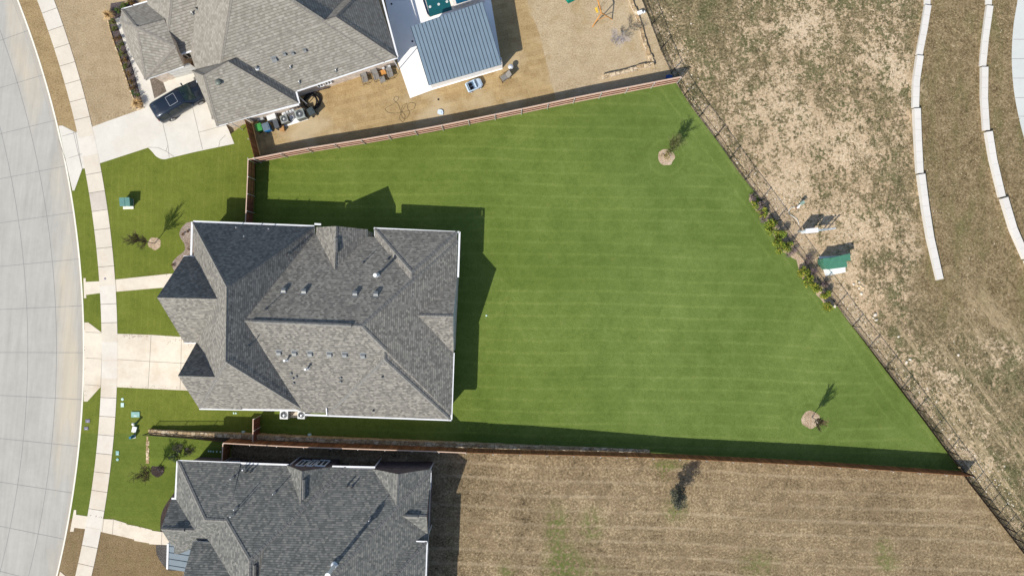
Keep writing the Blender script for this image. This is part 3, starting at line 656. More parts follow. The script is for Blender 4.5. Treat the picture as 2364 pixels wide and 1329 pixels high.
# ------------------------------------------------------------------ the three houses
Tz = lambda z, *pts: [T(a, b, z) for a, b in pts]
h = House('house', T(-410, 70), 'grey roofed house with twin front gables, west of the big striped green lawn', mats=(M['shingle_main'], M['siding'], M['brick_m']))
h.block(Tz(3.0, (-704, -145), (-436, -135), (-460, 268), (-690, 265)), [T(-564, -2, 9.6), T(-568, 146, 9.4)])
h.block(Tz(3.0, (-723, -70), (-590, -66), (-590, 124), (-723, 120)), [T(-723, 19, 7.9), T(-592, 22, 7.9)], wall=.3)
h.block(Tz(3.0, (-696, 120), (-595, 123), (-595, 268), (-690, 265)), [T(-691, 181, 6.96), T(-597, 184, 6.96)], wall=.3)
h.block(Tz(3.0, (-120, -105), (-133.5, 280), (-454, 275), (-565, 240), (-565, -123)), [T(-565, 65, 8.2), T(-305, 76.5, 8.2)], nocap=lambda p: p.x > T(-266, 0).x and p.y < T(0, 110).y)
h.block(Tz(3.0, (-303, -131), (-120.7, -124), (-126, 20), (-303, 20)), [T(-212, -33.5, 5.56), T(-213, 20, 5.56)])
h.block(Tz(3.0, (-135.8, 290), (-408, 280), (-408, 130), (-130.8, 130)), [T(-264, 149, 6.76), T(-264, 125, 6.76)])
h.block(Tz(3.0, (-432, -134), (-319, -129), (-322, -40), (-435, -40)), [T(-374, -131.5, 5.15), T(-377, -40, 5.15)], wall=.06)
h.block(Tz(3.0, (-121, -23), (-129, 144), (-230, 140), (-230, -27)), [T(-125, 60, 5.2), T(-230, 57, 5.2)], wall=.06)
h.finish()
for a, b in (((446, 511), (725, 522)), ((726, 517), (741, 518)), ((863, 527), (1061, 536)), ((866, 528), (866, 545)), ((1061, 535), (1057.5, 640)), ((1047.5, 814), (1042, 968)), ((460, 943), (702, 947)), ((704, 957), (762, 959)), ((762, 959), (1042, 969)), ((443.5, 512), (441, 590)), ((424, 592), (454, 592)), ((426, 790), (456, 791))):
    h.gutter(a, b, 2.99)
for a, b in (((775.5, 549), (775.5, 582)), ((582, 741.5), (812, 751))): h.ridge_vent(a, b)
for p in ((655, 671), (702, 673), (820, 678), (868, 679), (644, 813), (680, 814), (716, 815.5), (761, 817), (796, 818), (838, 820)): h.box_vent(*p)
h.pipe(866, 635, .11, 1.1, 'pvc', True)
for p in ((657, 832), (705, 852)): h.pipe(*p, .07, .75, 'pvc', True)
for p in ((836, 605), (609, 713), (565, 800)): h.pipe(*p, .035, .6)
for p in ((895, 598), (882, 870), (861, 948), (662, 585)): h.pipe(*p, .06, .25, 'black')
for p in ((671, 862), (683, 869), (675, 873), (677, 884), (786, 872), (786, 881)): h.pipe(*p, .06, .22)
for p in ((544, 525), (619, 528), (562, 545)): h.pipe(*p, .04, .35, 'galv', flash=False)
mb = MB(); a, n = h.at(754, 940); b, n2 = h.at(755, 957); mb.tube(a+n*.05, b+n*.05, .06, .06, 6); h.piece('downspout', mb, M['white'])
h.window((T(-128, -90).x, T(0, -90).y), (T(-129.5, -50).x, T(0, -50).y), 1.0, 2.3, (1, 0))
h.window((T(-300, 279).x-.1, T(0, 274).y), (T(-260, 279).x, T(0, 275).y), 1.0, 2.2, (0, -1))
mb = MB(); a = T(-680, 150); b = T(-681, 245); mb.seg(a, b, .08, .02, 2.3)
for k in range(1, 4): mb.seg(a+Vector((-.05, 0, 0)), b+Vector((-.05, 0, 0)), .03, .02+.57*k, .05+.57*k)
h.piece('garage_door', mb, M['white'], h.root)
mb = MB(); mb.seg(T(-722, 5), T(-722, 40), .06, .05, 2.2); h.piece('door', mb, plain('door_brown', (.10, .05, .03), .5), h.root)

h = House('house', T(-450, 520), 'dark grey roofed house south of the stone wall, with a blue metal porch roof', mats=(M['shingle_south'], M['brick_s'], M['brick_s']))
E = 3.9
h.block(Tz(E, (-695, 379), (-361, 389.5), (-372, 800), (-705, 790)), [T(-529, 549, 8.46), T(-537, 800, 8.46)], nocap=lambda p: p.y > T(0, 483).y and p.x < T(-540, 0).x)
h.block(Tz(E, (-727, 375), (-590, 380), (-590, 582), (-735, 577)), [T(-638, 481, 6.68), T(-591, 483, 6.66)], nocap=lambda p: p.y < T(0, 486).y)
h.block(Tz(E, (-741, 459), (-640, 462), (-640, 563), (-741, 559)), [T(-741, 508, 5.75), T(-640, 511, 5.75)], wall=.1)
h.block(Tz(E, (-490, 384.5), (-392, 388.5), (-394, 470), (-492, 470)), [T(-443, 386, 5.8), T(-446, 470, 5.8)], wall=.06)
h.block(Tz(E, (-505, 389), (-176, 396), (-190, 780), (-505, 780)), [T(-366, 585, 9.1), T(-505, 580, 9.1)])
h.block(Tz(E, (-303, 393), (-179, 393.5), (-181, 480), (-304, 480)), [T(-241, 393, 5.64), T(-245, 480, 5.64)], wall=.06)
h.block(Tz(E, (-180, 436), (-183, 537), (-290, 533), (-290, 433)), [T(-181, 485, 5.4), T(-290, 481, 5.4)], wall=.06)
h.block(Tz(4.6, (-183.5, 546), (-330, 541), (-330, 790), (-192, 790)), [T(-257, 616, 6.6), T(-262, 790, 6.6)])
h.block(Tz(5.5, (-676, 537), (-560, 541), (-560, 735), (-683, 730)), [T(-679, 634, 8.4), T(-560, 638, 8.4)], wall=.2)
h.finish()
for a, b, z in (((411, 1063), (667, 1072.5), E), ((767, 1076), (866, 1078), E), ((409.5, 1064), (405, 1149), E), ((396, 1150), (410, 1151), E), ((994, 1090), (993, 1113), E), ((953, 1249), (986, 1250), 4.6), ((985.5, 1251), (980, 1400), 4.6), ((387.5, 1254), (386, 1313), 3.55)):
    h.gutter(a, b, z-.01)
for a, b in (((397, 1221.5), (426, 1222)), ((701, 1106), (700, 1152)), ((588, 1303), (587.5, 1345)), ((935, 1190), (965, 1191.5))): h.ridge_vent(a, b, .3)
for p in ((531, 1106), (539, 1177), (531, 1193), (629, 1141), (851, 1202)): h.pipe(*p, .035, .75, 'galv')
for p in ((559, 1085), ): h.pipe(*p, .06, .6, 'galv')
for p in ((565, 1090), (576, 1090), (800, 1123), (811, 1125)): h.pipe(*p, .06, .3, 'black')
h.pipe(757, 1327, .15, 1.6, 'pvc', True)
for x, y in ((671, 1071), (866, 1076), (992, 1086), (988, 1236)): h.downspout(x, y, 3.8, .8)
mb = MB(); q = [(-751, 528, 3.5), (-751, 614, 3.5), (-674, 614, 4.6), (-674, 528, 4.6)]
mb.add([T(a, b, c) for a, b, c in q]+[T(a, b, c-.1) for a, b, c in q], [(0, 1, 2, 3), (7, 6, 5, 4), (0, 4, 5, 1), (1, 5, 6, 2), (2, 6, 7, 3), (3, 7, 4, 0)])
M['blue_metal'] = plain('blue_metal', (.185, .25, .30), .42, .25, var=.05, scale=1)
M['seam'] = plain('metal_seam', (.035, .05, .065), .5, .1, var=0)
o = h.piece('porch_roof', mb, plain('grey_blue_metal', (.15, .185, .21), .45, .25, var=.06, scale=1), h.root)
mb = MB()
for k in range(6):
    y = 536+k*14; mb.tube(T(-751, y, 3.52), T(-675, y, 4.62), .022, .022, 4)
rel(h.root, mb).build('seams', M['seam'], o)
for x, y in ((-745, 540), (-745, 608)): a = T(x, y); mb = MB(); mb.box((a.x, a.y, 1.8), (.3, .3, 3.2)); h.piece('porch_column', mb, M['brick_s'], h.root)
for a, b, z0, z1 in ((-470, -450, 2.3, 4.0), (-446, -432, 2.3, 4.0), (-428, -406, 2.3, 4.0)):
    h.window((T(a, 0).x, T(0, 385.3).y), (T(b, 0).x, T(0, 386.5).y), z0-.2, z1, (0, 1))
h.window((T(-640, 0).x, T(0, 390).y+.03), (T(-610, 0).x, T(0, 390).y+.03), 1.9, 3.3, (0, 1))
h.window((T(-193, 440).x+.45, T(0, 420).y), (T(-194, 440).x+.45, T(0, 450).y), 1.8, 3.2, (1, 0))

def N(u, v, z=0): return T(-253+.949*u-.316*v, -507.6-.316*u-.949*v, z)
h = House('house', N(-200, 120), 'pale brown roofed house beside the pool, with a dark van at its corner', mats=(M['shingle_north'], M['brick_n'], M['brick_n']), cap='ridge_cap_n')
Nz = lambda z, *pts: [N(a, b, z) for a, b in pts]
h.block(Nz(3.0, (-430, 0), (-28, 1), (-28, 402), (-430, 402)), [N(-229, 201, 10.9), N(-227, 202, 10.9)])
h.block(Nz(3.0, (-300, 1.6), (0, 0), (0, 180), (-300, 180)), [N(-90, 90, 6.54), N(-300, 90, 6.54)])
h.block(Nz(3.0, (-425, -18), (-238, -26), (-238, 115), (-438, 115)), [N(-392, 63, 6.4), N(-331, 71, 6.7)])
h.block(Nz(3.2, (-486, 157), (-280, 155), (-280, 400), (-480, 400)), [N(-380, 262, 7.3), N(-280, 262, 7.3)])
h.block([P(x, y, 2.9) for x, y in ((281, 22), (277, 50), (302, 125), (335, 184), (424, 153), (410, 60), (350, 2))], [P(315, 64, 4.9), P(380, 46, 4.9), P(405, 110, 4.4)])
h.finish()
for a, b, z in (((686, 210), (918, 133), 3.), ((918, 132), (882, -4), 3.), ((882, -4), (862, -80), 3.), ((500, 291), (526, 284), 3.), ((528, 281.5), (690, 241), 3.), ((691, 239), (684, 212), 3.), ((381, 136), (492, 103), 3.2), ((345, 5), (380, 135), 3.2), ((334, 184), (358, 170), 2.9), ((362, 170), (424, 153), 2.9), ((281, 22), (306, 15), 2.9), ((308, 13), (340, 4), 2.9)):
    h.gutter(a, b, z-.01, wd=.12)
for p in ((657, 125), (676, 123), (704, 116)): h.box_vent(*p, .26, False)
h.box_vent(634, 137, .42, False)
h.pipe(452, 18, .05, .3, 'black'); 
for p in ((441, 28), (669, 153), (774, 161), (689, 188)): h.pipe(*p, .05, .25, 'pvc')
a, n = h.at(506, 191); mb = MB(); mb.lathe(a, [(.0, .34), (.16, .33), (.26, .26), (.28, .18), (.16, .12), (.16, -.1)], 18); h.piece('turbine_vent', mb, plain('vent_green_grey', (.13, .15, .13), .5, .2), smooth=True)
for p in ((591, 156), ): h.pipe(*p, .1, .2, 'metal_vent')
def wn(u0, u1, v, z0, z1):
    a, b = N(u0, v), N(u1, v); h.window((a.x, a.y), (b.x, b.y), z0, z1, (.316*1, -.949))
wn(-194, -179, 10.7, 1.0, 2.3); wn(-176, -161, 10.7, 1.0, 2.3); wn(-462, -440, 167, 1.0, 2.3)
d = (P(424, 153, 2.9)-P(358, 170, 2.9)); d.z = 0; d.normalize(); nn = Vector((d.y, -d.x, 0))
a = P(372, 168, 2.9)-nn*.40; a.z = 0; mb = MB(); mb.seg(a+d*.1, a+d*2.5, .08, .03, 2.35); 
for k in range(1, 4): mb.seg(a+d*.1+nn*.045, a+d*2.5+nn*.045, .02, .03+.56*k, .06+.56*k)
h.piece('garage_door', mb, plain('garage_grey', (.52, .52, .50), .6), h.root)
mb = MB()
for px, py in ((915, 150), (700, 232), (548, 292)):
    a = P(px, py, 1.4); mb.tube((a.x, a.y, .05), (a.x, a.y, 2.8), .045, .045, 6)
h.piece('downspout', mb, M['galv'])

# pavilion with a mono-pitch standing-seam roof
pr = empty('pavilion', P(1055, 110), 0, 'open pavilion beside the pool under a blue grey standing seam roof with white rear wall', 'pavilion')
zs, zn = 2.75, 3.7
c = [P(990, 197, zs), P(1158, 149, zs), P(1114, 5, zn), P(948, 62, zn)]
mb = MB(); mb.add(c+[v-Vector((0, 0, .12)) for v in c], [(0, 1, 2, 3), (7, 6, 5, 4), (0, 4, 5, 1), (1, 5, 6, 2), (2, 6, 7, 3), (3, 7, 4, 0)])
ro = rel(pr, mb).build('roof', M['blue_metal'], pr)
mb = MB()
for k in range(21):
    t = k/20; a = c[0].lerp(c[1], t); b = c[3].lerp(c[2], t); up = Vector((0, 0, .03)); mb.tube(a+up*.3, b+up*.3, .028, .028, 4)
rel(pr, mb).build('seams', M['seam'], ro)
M['stucco'] = plain('white_stucco', (.74, .73, .71), .85, var=.08, scale=6)
mb = MB(); a, b = P(997, 205), P(1160, 158); d = (b-a).normalized(); up = Vector((-d.y, d.x, 0))
mb.seg(a+up*.1, b+up*.1, .2, 0, 2.6); rel(pr, mb).build('rear_wall', M['stucco'], pr)
for q in ((2, 3), (3, 2)):
    mb = MB(); e = c[q[0]].lerp(c[q[1]], .05); e2 = e.lerp(c[0 if q[0] == 3 else 1], .05); mb.box((e2.x, e2.y, 1.8), (.3, .3, 3.5), atan := math.atan2(d.y, d.x)); rel(pr, mb).build('post', M['stucco'], pr)

# pool
po = empty('swimming_pool', P(1010, 0), 0, 'teal swimming pool and raised blue spa half hidden by the pavilion roof', 'pool')
M['water'] = plain('pool_water', (.010, .085, .095), .06, var=.1, spec=.6)
M['spa'] = plain('spa_water', (.008, .08, .14), .06, var=.25, spec=.6, scale=2)
M['tile'] = plain('pool_tile', (.015, .03, .055), .3)
M['coping'] = plain('pool_coping', (.66, .60, .54), .8, var=.1)
W0, W1, W2, W3 = P(993, 41), P(1040, 27), P(985, -190), P(930, -170)
W1b = P(1048, 24)
def quadz(pts, z): return [(p.x, p.y, z) for p in pts]
mb = MB(); mb.prism(quadz([P(988, 41), P(1120, 6), P(1060, -200), P(925, -160)], 0), 0, .06); rel(po, mb).build('coping', M['coping'], po)
mb = MB(); mb.prism(quadz([P(993, 40), P(1044, 24), P(985, -175), P(942, -160)], 0), .03, .075, 0, 1); mb.prism(quadz([P(986, 32), P(993, 40), P(944, -120), P(936, -120)], 0), .03, .078, 0)
rel(po, mb).build('water', [M['tile'], M['water']], po)
mb = MB(); mb.prism(quadz([P(1049, 20), P(1108, 2), P(1080, -90), P(1022, -72)], 0), .02, .5, 0); rel(po, mb).build('spa_wall', M['coping'], po)
mb = MB(); mb.prism(quadz([P(1055, 15), P(1102, 1), P(1078, -82), P(1032, -66)], 0), .45, .51, 0); rel(po, mb).build('spa_water', M['spa'], po)
for x, y in ((993, 17), (1013, 11), (1032, 5)):
    a = P(x, y); mb = MB(); mb.lathe((a.x, a.y, .076), [(.02, .02), (.05, .02), (.05, 0)], 12); mb.lathe((a.x, a.y, .076), [(.07, .015), (.11, .02), (.12, 0)], 16); rel(po, mb).build('jet', M['pvc'], po)

# ------------------------------------------------------------------ wood fences
M['cedar'] = wood_mat('cedar', (.17, .060, .036), .30)
M['cedar_b'] = wood_mat('cedar_brown', (.20, .085, .035), .35)
M['cedar_pale'] = wood_mat('cedar_pale', (.50, .36, .28), .08, .08)
M['cedar_top'] = wood_mat('cedar_cap', (.56, .40, .30), .1, .1)
M['post_metal'] = plain('post_metal', (.60, .60, .58), .45, .4, var=.05)
def resample(pts, step):
    ws = [P(*p) for p in pts]; L = [0]
    for a, b in zip(ws, ws[1:]): L.append(L[-1]+(b-a).length)
    n = max(1, round(L[-1]/step)); out = []
    for k in range(n+1):
        t = L[-1]*k/n
        for i in range(len(ws)-1):
            if t <= L[i+1]+1e-6: out.append(ws[i].lerp(ws[i+1], (t-L[i])/max(1e-6, L[i+1]-L[i]))); break
    return out
def wood_fence(label, pts, zf, face, mat, cap=True, seed=1, step=2.44, hgt=1.83, capm='cedar_top', postside=-1, rails=3, group='wooden fences between the lots'):
    "face = +1: pickets on the left of the walking direction"
    ws = resample(pts, step); c = ws[len(ws)//2]; root = empty('wooden_fence', (c.x, c.y, 0), 0, label, 'fence', group); rr = random.Random(seed)
    for i, (a, b) in enumerate(zip(ws, ws[1:])):
        d = (b-a); L = d.length; d.normalize(); n = Vector((-d.y, d.x, 0)); k = max(1, int(L/.145)); mb = MB(); pw = L/k
        for j in range(k):
            p = a+d*(pw*(j+.06)); q = a+d*(pw*(j+.94)); z0 = zf(p.x, p.y); o = n*face*(.022+rr.uniform(-.006, .006)); zt = z0+hgt+rr.uniform(-.015, .012)
            mb.seg(p+o, q+o, .018, z0+.02, zt)
        rel(root, mb).build('picket_panel', mat, root)
        mb = MB()
        for rz in [0.25, .92, 1.6][:rails]:
            mb.seg(a-n*face*.02, b-n*face*.02, .04, (zf(a.x, a.y)+rz, zf(b.x, b.y)+rz), (zf(a.x, a.y)+rz+.075, zf(b.x, b.y)+rz+.075))
        rel(root, mb).build('rail', M['cedar_top'] if postside > 0 else mat, root)
        if cap and i < cap*len(ws):
            mb = MB(); za, zb = zf(a.x, a.y)+hgt, zf(b.x, b.y)+hgt; mb.seg(a, b, .085, (za+.012, zb+.012), (za+.05, zb+.05)); rel(root, mb).build('cap_rail', M[capm], root)
    for a in ws:
        i = ws.index(a); b = ws[min(i+1, len(ws)-1)]; e = ws[max(i-1, 0)]; d = (b-e).normalized(); n = Vector((-d.y, d.x, 0)); z0 = zf(a.x, a.y); p = a-n*face*.085
        mb = MB(); mb.tube((p.x, p.y, z0), (p.x, p.y, z0+hgt+.02), .032, .032, 8); mb.lathe((p.x, p.y, z0+hgt+.02), [(.045, 0), (.045, .03), (.02, .055), (0, .06)], 8); rel(root, mb).build('post', M['post_metal'], root)
    return root
flat = lambda x, y: 0
wood_fence('long red brown wooden fence with pale cap rail, north of the striped lawn', [(603, 374), (700, 354.5), (850, 331), (1000, 304.5), (1170, 270), (1330, 236), (1562, 191)], flat, 1, M['cedar'], seed=1, postside=1, capm='cedar_pale')
wood_fence('short wooden fence beside the green and blue bins, running from the house corner', [(581, 286), (592, 330), (603, 373)], flat, 1, M['cedar_b'], cap=False, seed=2, step=2)
wood_fence('very short link of wooden fence at the lot corner below the bins', [(603, 374.5), (589, 376)], flat, 1, M['cedar'], cap=True, seed=3, step=.7)
gt = wood_fence('wooden gate and fence joining the north wall of the main house to the lot corner', [(589.5, 377), (588, 430), (586, 470), (583, 530)], flat, -1, M['cedar'], seed=4, step=1.6)
wood_fence('short wooden side fence between the air conditioners and the retaining wall', [(601, 958), (600, 1011)], flat, -1, M['cedar'], seed=5, step=1.1)
zfence = lambda x, y: zup(x)
wood_fence('long brown wooden fence along the stone retaining wall south of the striped lawn', [(541, 1008), (700, 1016), (1000, 1026), (1100, 1030.5), (1300, 1037), (1500, 1045), (1700, 1055), (1870, 1063.5), (2218, 1087)], zfence, 1, M['cedar_b'], seed=6, capm='cedar_top', cap=.30)
wood_fence('short return of wooden fence meeting the north wall of the dark roofed south house', [(541, 1010), (539, 1050)], zfence, -1, M['cedar_b'], seed=7, step=1.1)

# stone walls
M['stone'] = brick_mat('stone_wall', (.42, .29, .16), (.60, .47, .31), (.18, .13, .085), .42, .17, .03)
def stone_top():
    t = NT('stone_top'); v = t.n.new("ShaderNodeTexVoronoi"); t.L(t.mapv(t.pos, 0, (2.2, 3.2, 3)), v.inputs["Vector"]); v.inputs["Scale"].default_value = 1
    e = t.n.new("ShaderNodeTexVoronoi"); e.feature = 'DISTANCE_TO_EDGE'; t.L(t.mapv(t.pos, 0, (2.2, 3.2, 3)), e.inputs["Vector"]); e.inputs["Scale"].default_value = 1
    base = t.ramp(t.sep(v.outputs["Color"])[0], [(0, (.34, .23, .12)), (.5, (.50, .37, .21)), (1, (.64, .52, .36))])
    base = t.mix(1.0, base, t.ramp(t.noise(5, 4), [(.3, .75), (.7, 1.2)]), 'MULTIPLY')
    base = t.mix(t.ramp(e.outputs[0], [(0, 1.0), (.09, 0.0)]), base, (.16, .115, .07)); t.bump(e.outputs[0], .5, .05); return t.col(base)
M['stone_t'] = stone_top()
def stone_wall(name, label, pts, wd, z0f, z1f, mat=None, seed=1, group=None, rag=.02, step=.42):
    ws = resample(pts, step); c = ws[len(ws)//2]; root = empty(name, (c.x, c.y, 0), 0, label, 'wall', group); rr = random.Random(seed); mb = MB(); cp = MB()
    for a, b in zip(ws, ws[1:]):
        z = max(.05, z1f(a.x, a.y)+rr.uniform(-rag, rag)); d = (b-a).normalized(); n = Vector((-d.y, d.x, 0)); o = n*rr.uniform(-rag, rag)
        mb.seg(a+o, b+o, wd+rr.uniform(-rag, rag)-.04, z0f(a.x, a.y)-.1, z-.06)
        cp.seg(a+o+d*.008, b+o-d*.008, wd+rr.uniform(-rag, rag), z-.058, z)
    rel(root, mb).build('masonry', mat or M['stone'], root); rel(root, cp).build('coping', M['stone_t'], root, bevel=.012)
    return root
stone_wall('retaining_wall', 'long stone retaining wall below the south wooden fence and black railing', [(347, 994), (450, 999), (560, 1002), (700, 1008.5), (1000, 1020.5), (1180, 1028), (1350, 1035), (1500, 1042)], .42, flat, lambda x, y: zup(x)-.02+ss(-12, -17, x)*.12)
stone_wall('stone_edging', 'low stone edging wall running south from the west end of the retaining wall', [(346, 1005), (345, 1040), (343, 1068)], .30, flat, lambda x, y: .34*max(.3, min(1, (1080-(CY-y*S))/40)), seed=3)
M['stone_pale'] = brick_mat('stone_pale', (.58, .50, .40), (.74, .68, .58), (.36, .30, .24), .4, .15, .02)
stone_wall('stone_edging', 'pale stone wall between the bare grey tree and the black iron fence', [(1440, -60), (1455, 0), (1478, 60), (1488, 100), (1500, 135), (1508, 147)], .36, flat, lambda x, y: .22, M['stone_pale'], 4, rag=.04)
stone_wall('stone_edging', 'low pale stone wall casting a black shadow, in the corner of the north yard', [(1390, 181), (1440, 167), (1508, 149)], .32, flat, lambda x, y: .42, M['stone_pale'], 5, rag=.05)
# terrace walls: each stretch steps up from the last
def terrace(label, segs):
    c = P(*segs[len(segs)//2][0][0]); root = empty('retaining_wall', (c.x, c.y, 0), 0, label, 'wall', 'stepped concrete terrace walls')
    for pts, zt in segs:
        ws = [P(*p) for p in pts]; mb = MB(); n = len(ws)
        L, Rr = [], []
        for i, a in enumerate(ws):
            d = (ws[min(i+1, n-1)]-ws[max(i-1, 0)]).normalized(); m_ = Vector((-d.y, d.x, 0))*.30; L.append(a+m_); Rr.append(a-m_)
        poly = [(p.x, p.y) for p in L]+[(p.x, p.y) for p in Rr[::-1]]
        A = sum(poly[i][0]*poly[(i+1) % len(poly)][1]-poly[(i+1) % len(poly)][0]*poly[i][1] for i in range(len(poly)))
        if A < 0: poly = poly[::-1]
        mb.prism(poly, -.3, zt); s = rel(root, mb).build('wall_section', M['cap'], root)
        j = MB(); tot = sum((b-a).length for a, b in zip(ws, ws[1:])); k = max(2, round(tot/1.05)); rs = resample(pts, tot/k)
        for a, b in zip(rs[1:-1], rs[2:]):
            d = (b-a).normalized(); m_ = Vector((-d.y, d.x, 0)); j.add([a+m_*.3+d*.012+Vector((0, 0, zt+.003)), a+m_*.3-d*.008+Vector((0, 0, zt+.003)), a-m_*.3-d*.008+Vector((0, 0, zt+.003)), a-m_*.3+d*.008+Vector((0, 0, zt+.003))], [(0, 1, 2, 3)])
        rel(root, j).build('joints', plain('cap_joint', (.33, .31, .28), .9, var=0), s)
terrace('stepped pale concrete terrace wall in the middle of the field, ending in open grass', [([(2140, -180), (2142, -80), (2139, 12)], .12), ([(2139, 15), (2130, 70), (2118.5, 129)], .30), ([(2118.7, 132), (2110, 190), (2108, 251)], .47), ([(2109.5, 254), (2112, 325), (2116, 402)], .64), ([(2117.5, 405), (2127, 480), (2138, 550), (2159.5, 645)], .80)])
terrace('stepped pale concrete terrace wall nearest the right edge, beside the footpath', [([(2286, -180), (2284, -80), (2280.5, 12)], .12), ([(2281.5, 16), (2271, 90), (2264.5, 155)], .30), ([(2267, 158), (2266, 230), (2270.5, 303)], .47), ([(2274, 307), (2284, 370), (2304, 456)], .64), ([(2307, 459), (2328, 530), (2356.5, 596)], .80), ([(2360, 600), (2390, 670), (2430, 750)], .96)])

# ------------------------------------------------------------------ iron fence
M['iron'] = plain('black_iron', (.012, .012, .013), .45, .3, var=0)
def iron_fence(label, pts, zf, hgt, step, braces=None, pick=.115, postr=.035, cat='fence'):
    ws = resample(pts, step); c = ws[len(ws)//2]; root = empty('iron_fence', (c.x, c.y, 0), 0, label, cat, 'black iron fences')
    for a, b in zip(ws, ws[1:]):
        d = b-a; L = d.length; d.normalize(); k = int(L/pick); mb = MB(); za, zb = zf(a.x, a.y), zf(b.x, b.y)
        for j in range(1, k):
            p = a+d*(L*j/k); z0 = zf(p.x, p.y); mb.box((p.x, p.y, z0+hgt/2+.02), (.018, .018, hgt-.06), math.atan2(d.y, d.x))
        rel(root, mb).build('picket_panel', M['iron'], root)
        for rz in (.12, hgt-.06): mb = MB(); mb.seg(a, b, .035, (za+rz, zb+rz), (za+rz+.035, zb+rz+.035)); rel(root, mb).build('rail', M['iron'], root)
    for a in ws:
        z0 = zf(a.x, a.y); mb = MB(); mb.box((a.x, a.y, z0+hgt/2), (postr*2, postr*2, hgt+.06)); mb.box((a.x, a.y, z0+hgt+.04), (postr*2.4, postr*2.4, .03), 0, 0, .5); rel(root, mb).build('post', M['iron'], root)
iron_fence('long black iron picket fence between the striped lawn and the rough field', fence_line[1:19], zfield, 1.5, 2.5)
iron_fence('black iron picket fence continuing south beside the brown mown lot, with closer posts', [(2220, 1088.5), (2237.5, 1115), (2257, 1140.5), (2295.5, 1190.5), (2336, 1242.5), (2366, 1281.5), (2425, 1357)], zfield, 1.5, 1.28)
iron_fence('low black railing on top of the stone retaining wall above the front lawn', [(347, 997), (450, 1002), (538, 1006)], lambda x, y: zup(x), 1.0, 2.9, pick=.12, postr=.025)
# ------------------------------------------------------------------ plants
M['bark'] = plain('bark', (.17, .135, .11), .9, var=.2, isl=.15)
M['bark_pale'] = plain('bark_pale', (.34, .31, .30), .9, var=.15, isl=.15)
M['twig'] = plain('twigs', (.15, .115, .06), .9, isl=.35)
M['twig_green'] = plain('twigs_green', (.12, .13, .045), .9, isl=.3)
M['twig_pale'] = plain('twigs_pale', (.30, .275, .28), .9, isl=.3)
def quadleaf(mb, c, s, rr, m=0, up=.5, asp=.6):
    n = Vector((rr.gauss(0, 1), rr.gauss(0, 1), abs(rr.gauss(0, 1))+up)).normalized(); a = n.orthogonal().normalized(); a.rotate(Matrix.Rotation(rr.uniform(0, 6.28), 3, n)); b = n.cross(a)
    s *= rr.uniform(.6, 1.3); a = a*s/2; b = b*s/2*asp
    mb.add([c-a, c-b*1.0, c+a, c+b], [(0, 1, 2, 3)], m)
def leafball(mb, c, r, n, s, rr, m=0, up=.5, clumps=0):
    cs = [Vector(c)+Vector((rr.uniform(-1, 1)*r[0], rr.uniform(-1, 1)*r[1], rr.uniform(-.6, 1)*r[2]))*.7 for _ in range(clumps)] if clumps else None
    for i in range(n):
        while True:
            v = Vector((rr.uniform(-1, 1), rr.uniform(-1, 1), rr.uniform(-1, 1)))
            if .15 < v.length < 1: break
        if cs: q = rr.choice(cs); p = q+Vector((v.x*r[0], v.y*r[1], v.z*r[2]))*.40
        else: p = Vector(c)+Vector((v.x*r[0], v.y*r[1], v.z*r[2]))
        if p.z < .02: p.z = abs(p.z)+.02
        quadleaf(mb, p, s, rr, m, up)
def shrub(name, px, py, label, r, hgt, mats, n=260, s=.085, cat='shrub', group=None, z0=0.02, seed=1, clumps=9, stems=7, twig='twig', hoff=.5):
    q = P(px, py, hgt*.6); root = empty(name, (q.x, q.y, z0), 0, label, cat, group); rr = random.Random(seed)
    mb = MB()
    for i in range(stems*3):
        a = rr.uniform(0, 6.28); t = rr.uniform(.3, .9); mb.tube((0, 0, 0), (r*t*cos(a), r*t*sin(a), hgt*rr.uniform(.5, 1)), .012, .005, 4, 0, False)
    mb.build('stems', M[twig], root)
    mb = MB()
    leafball(mb, (0, 0, hgt*hoff), (r, r, hgt*.5), n, s, rr, 0, .5, clumps)
    mb.m = [0 if len(mats) == 1 or rr.random() < .6 else rr.randrange(1, len(mats)) for _ in mb.m]
    mb.build('foliage', list(mats), root); return root
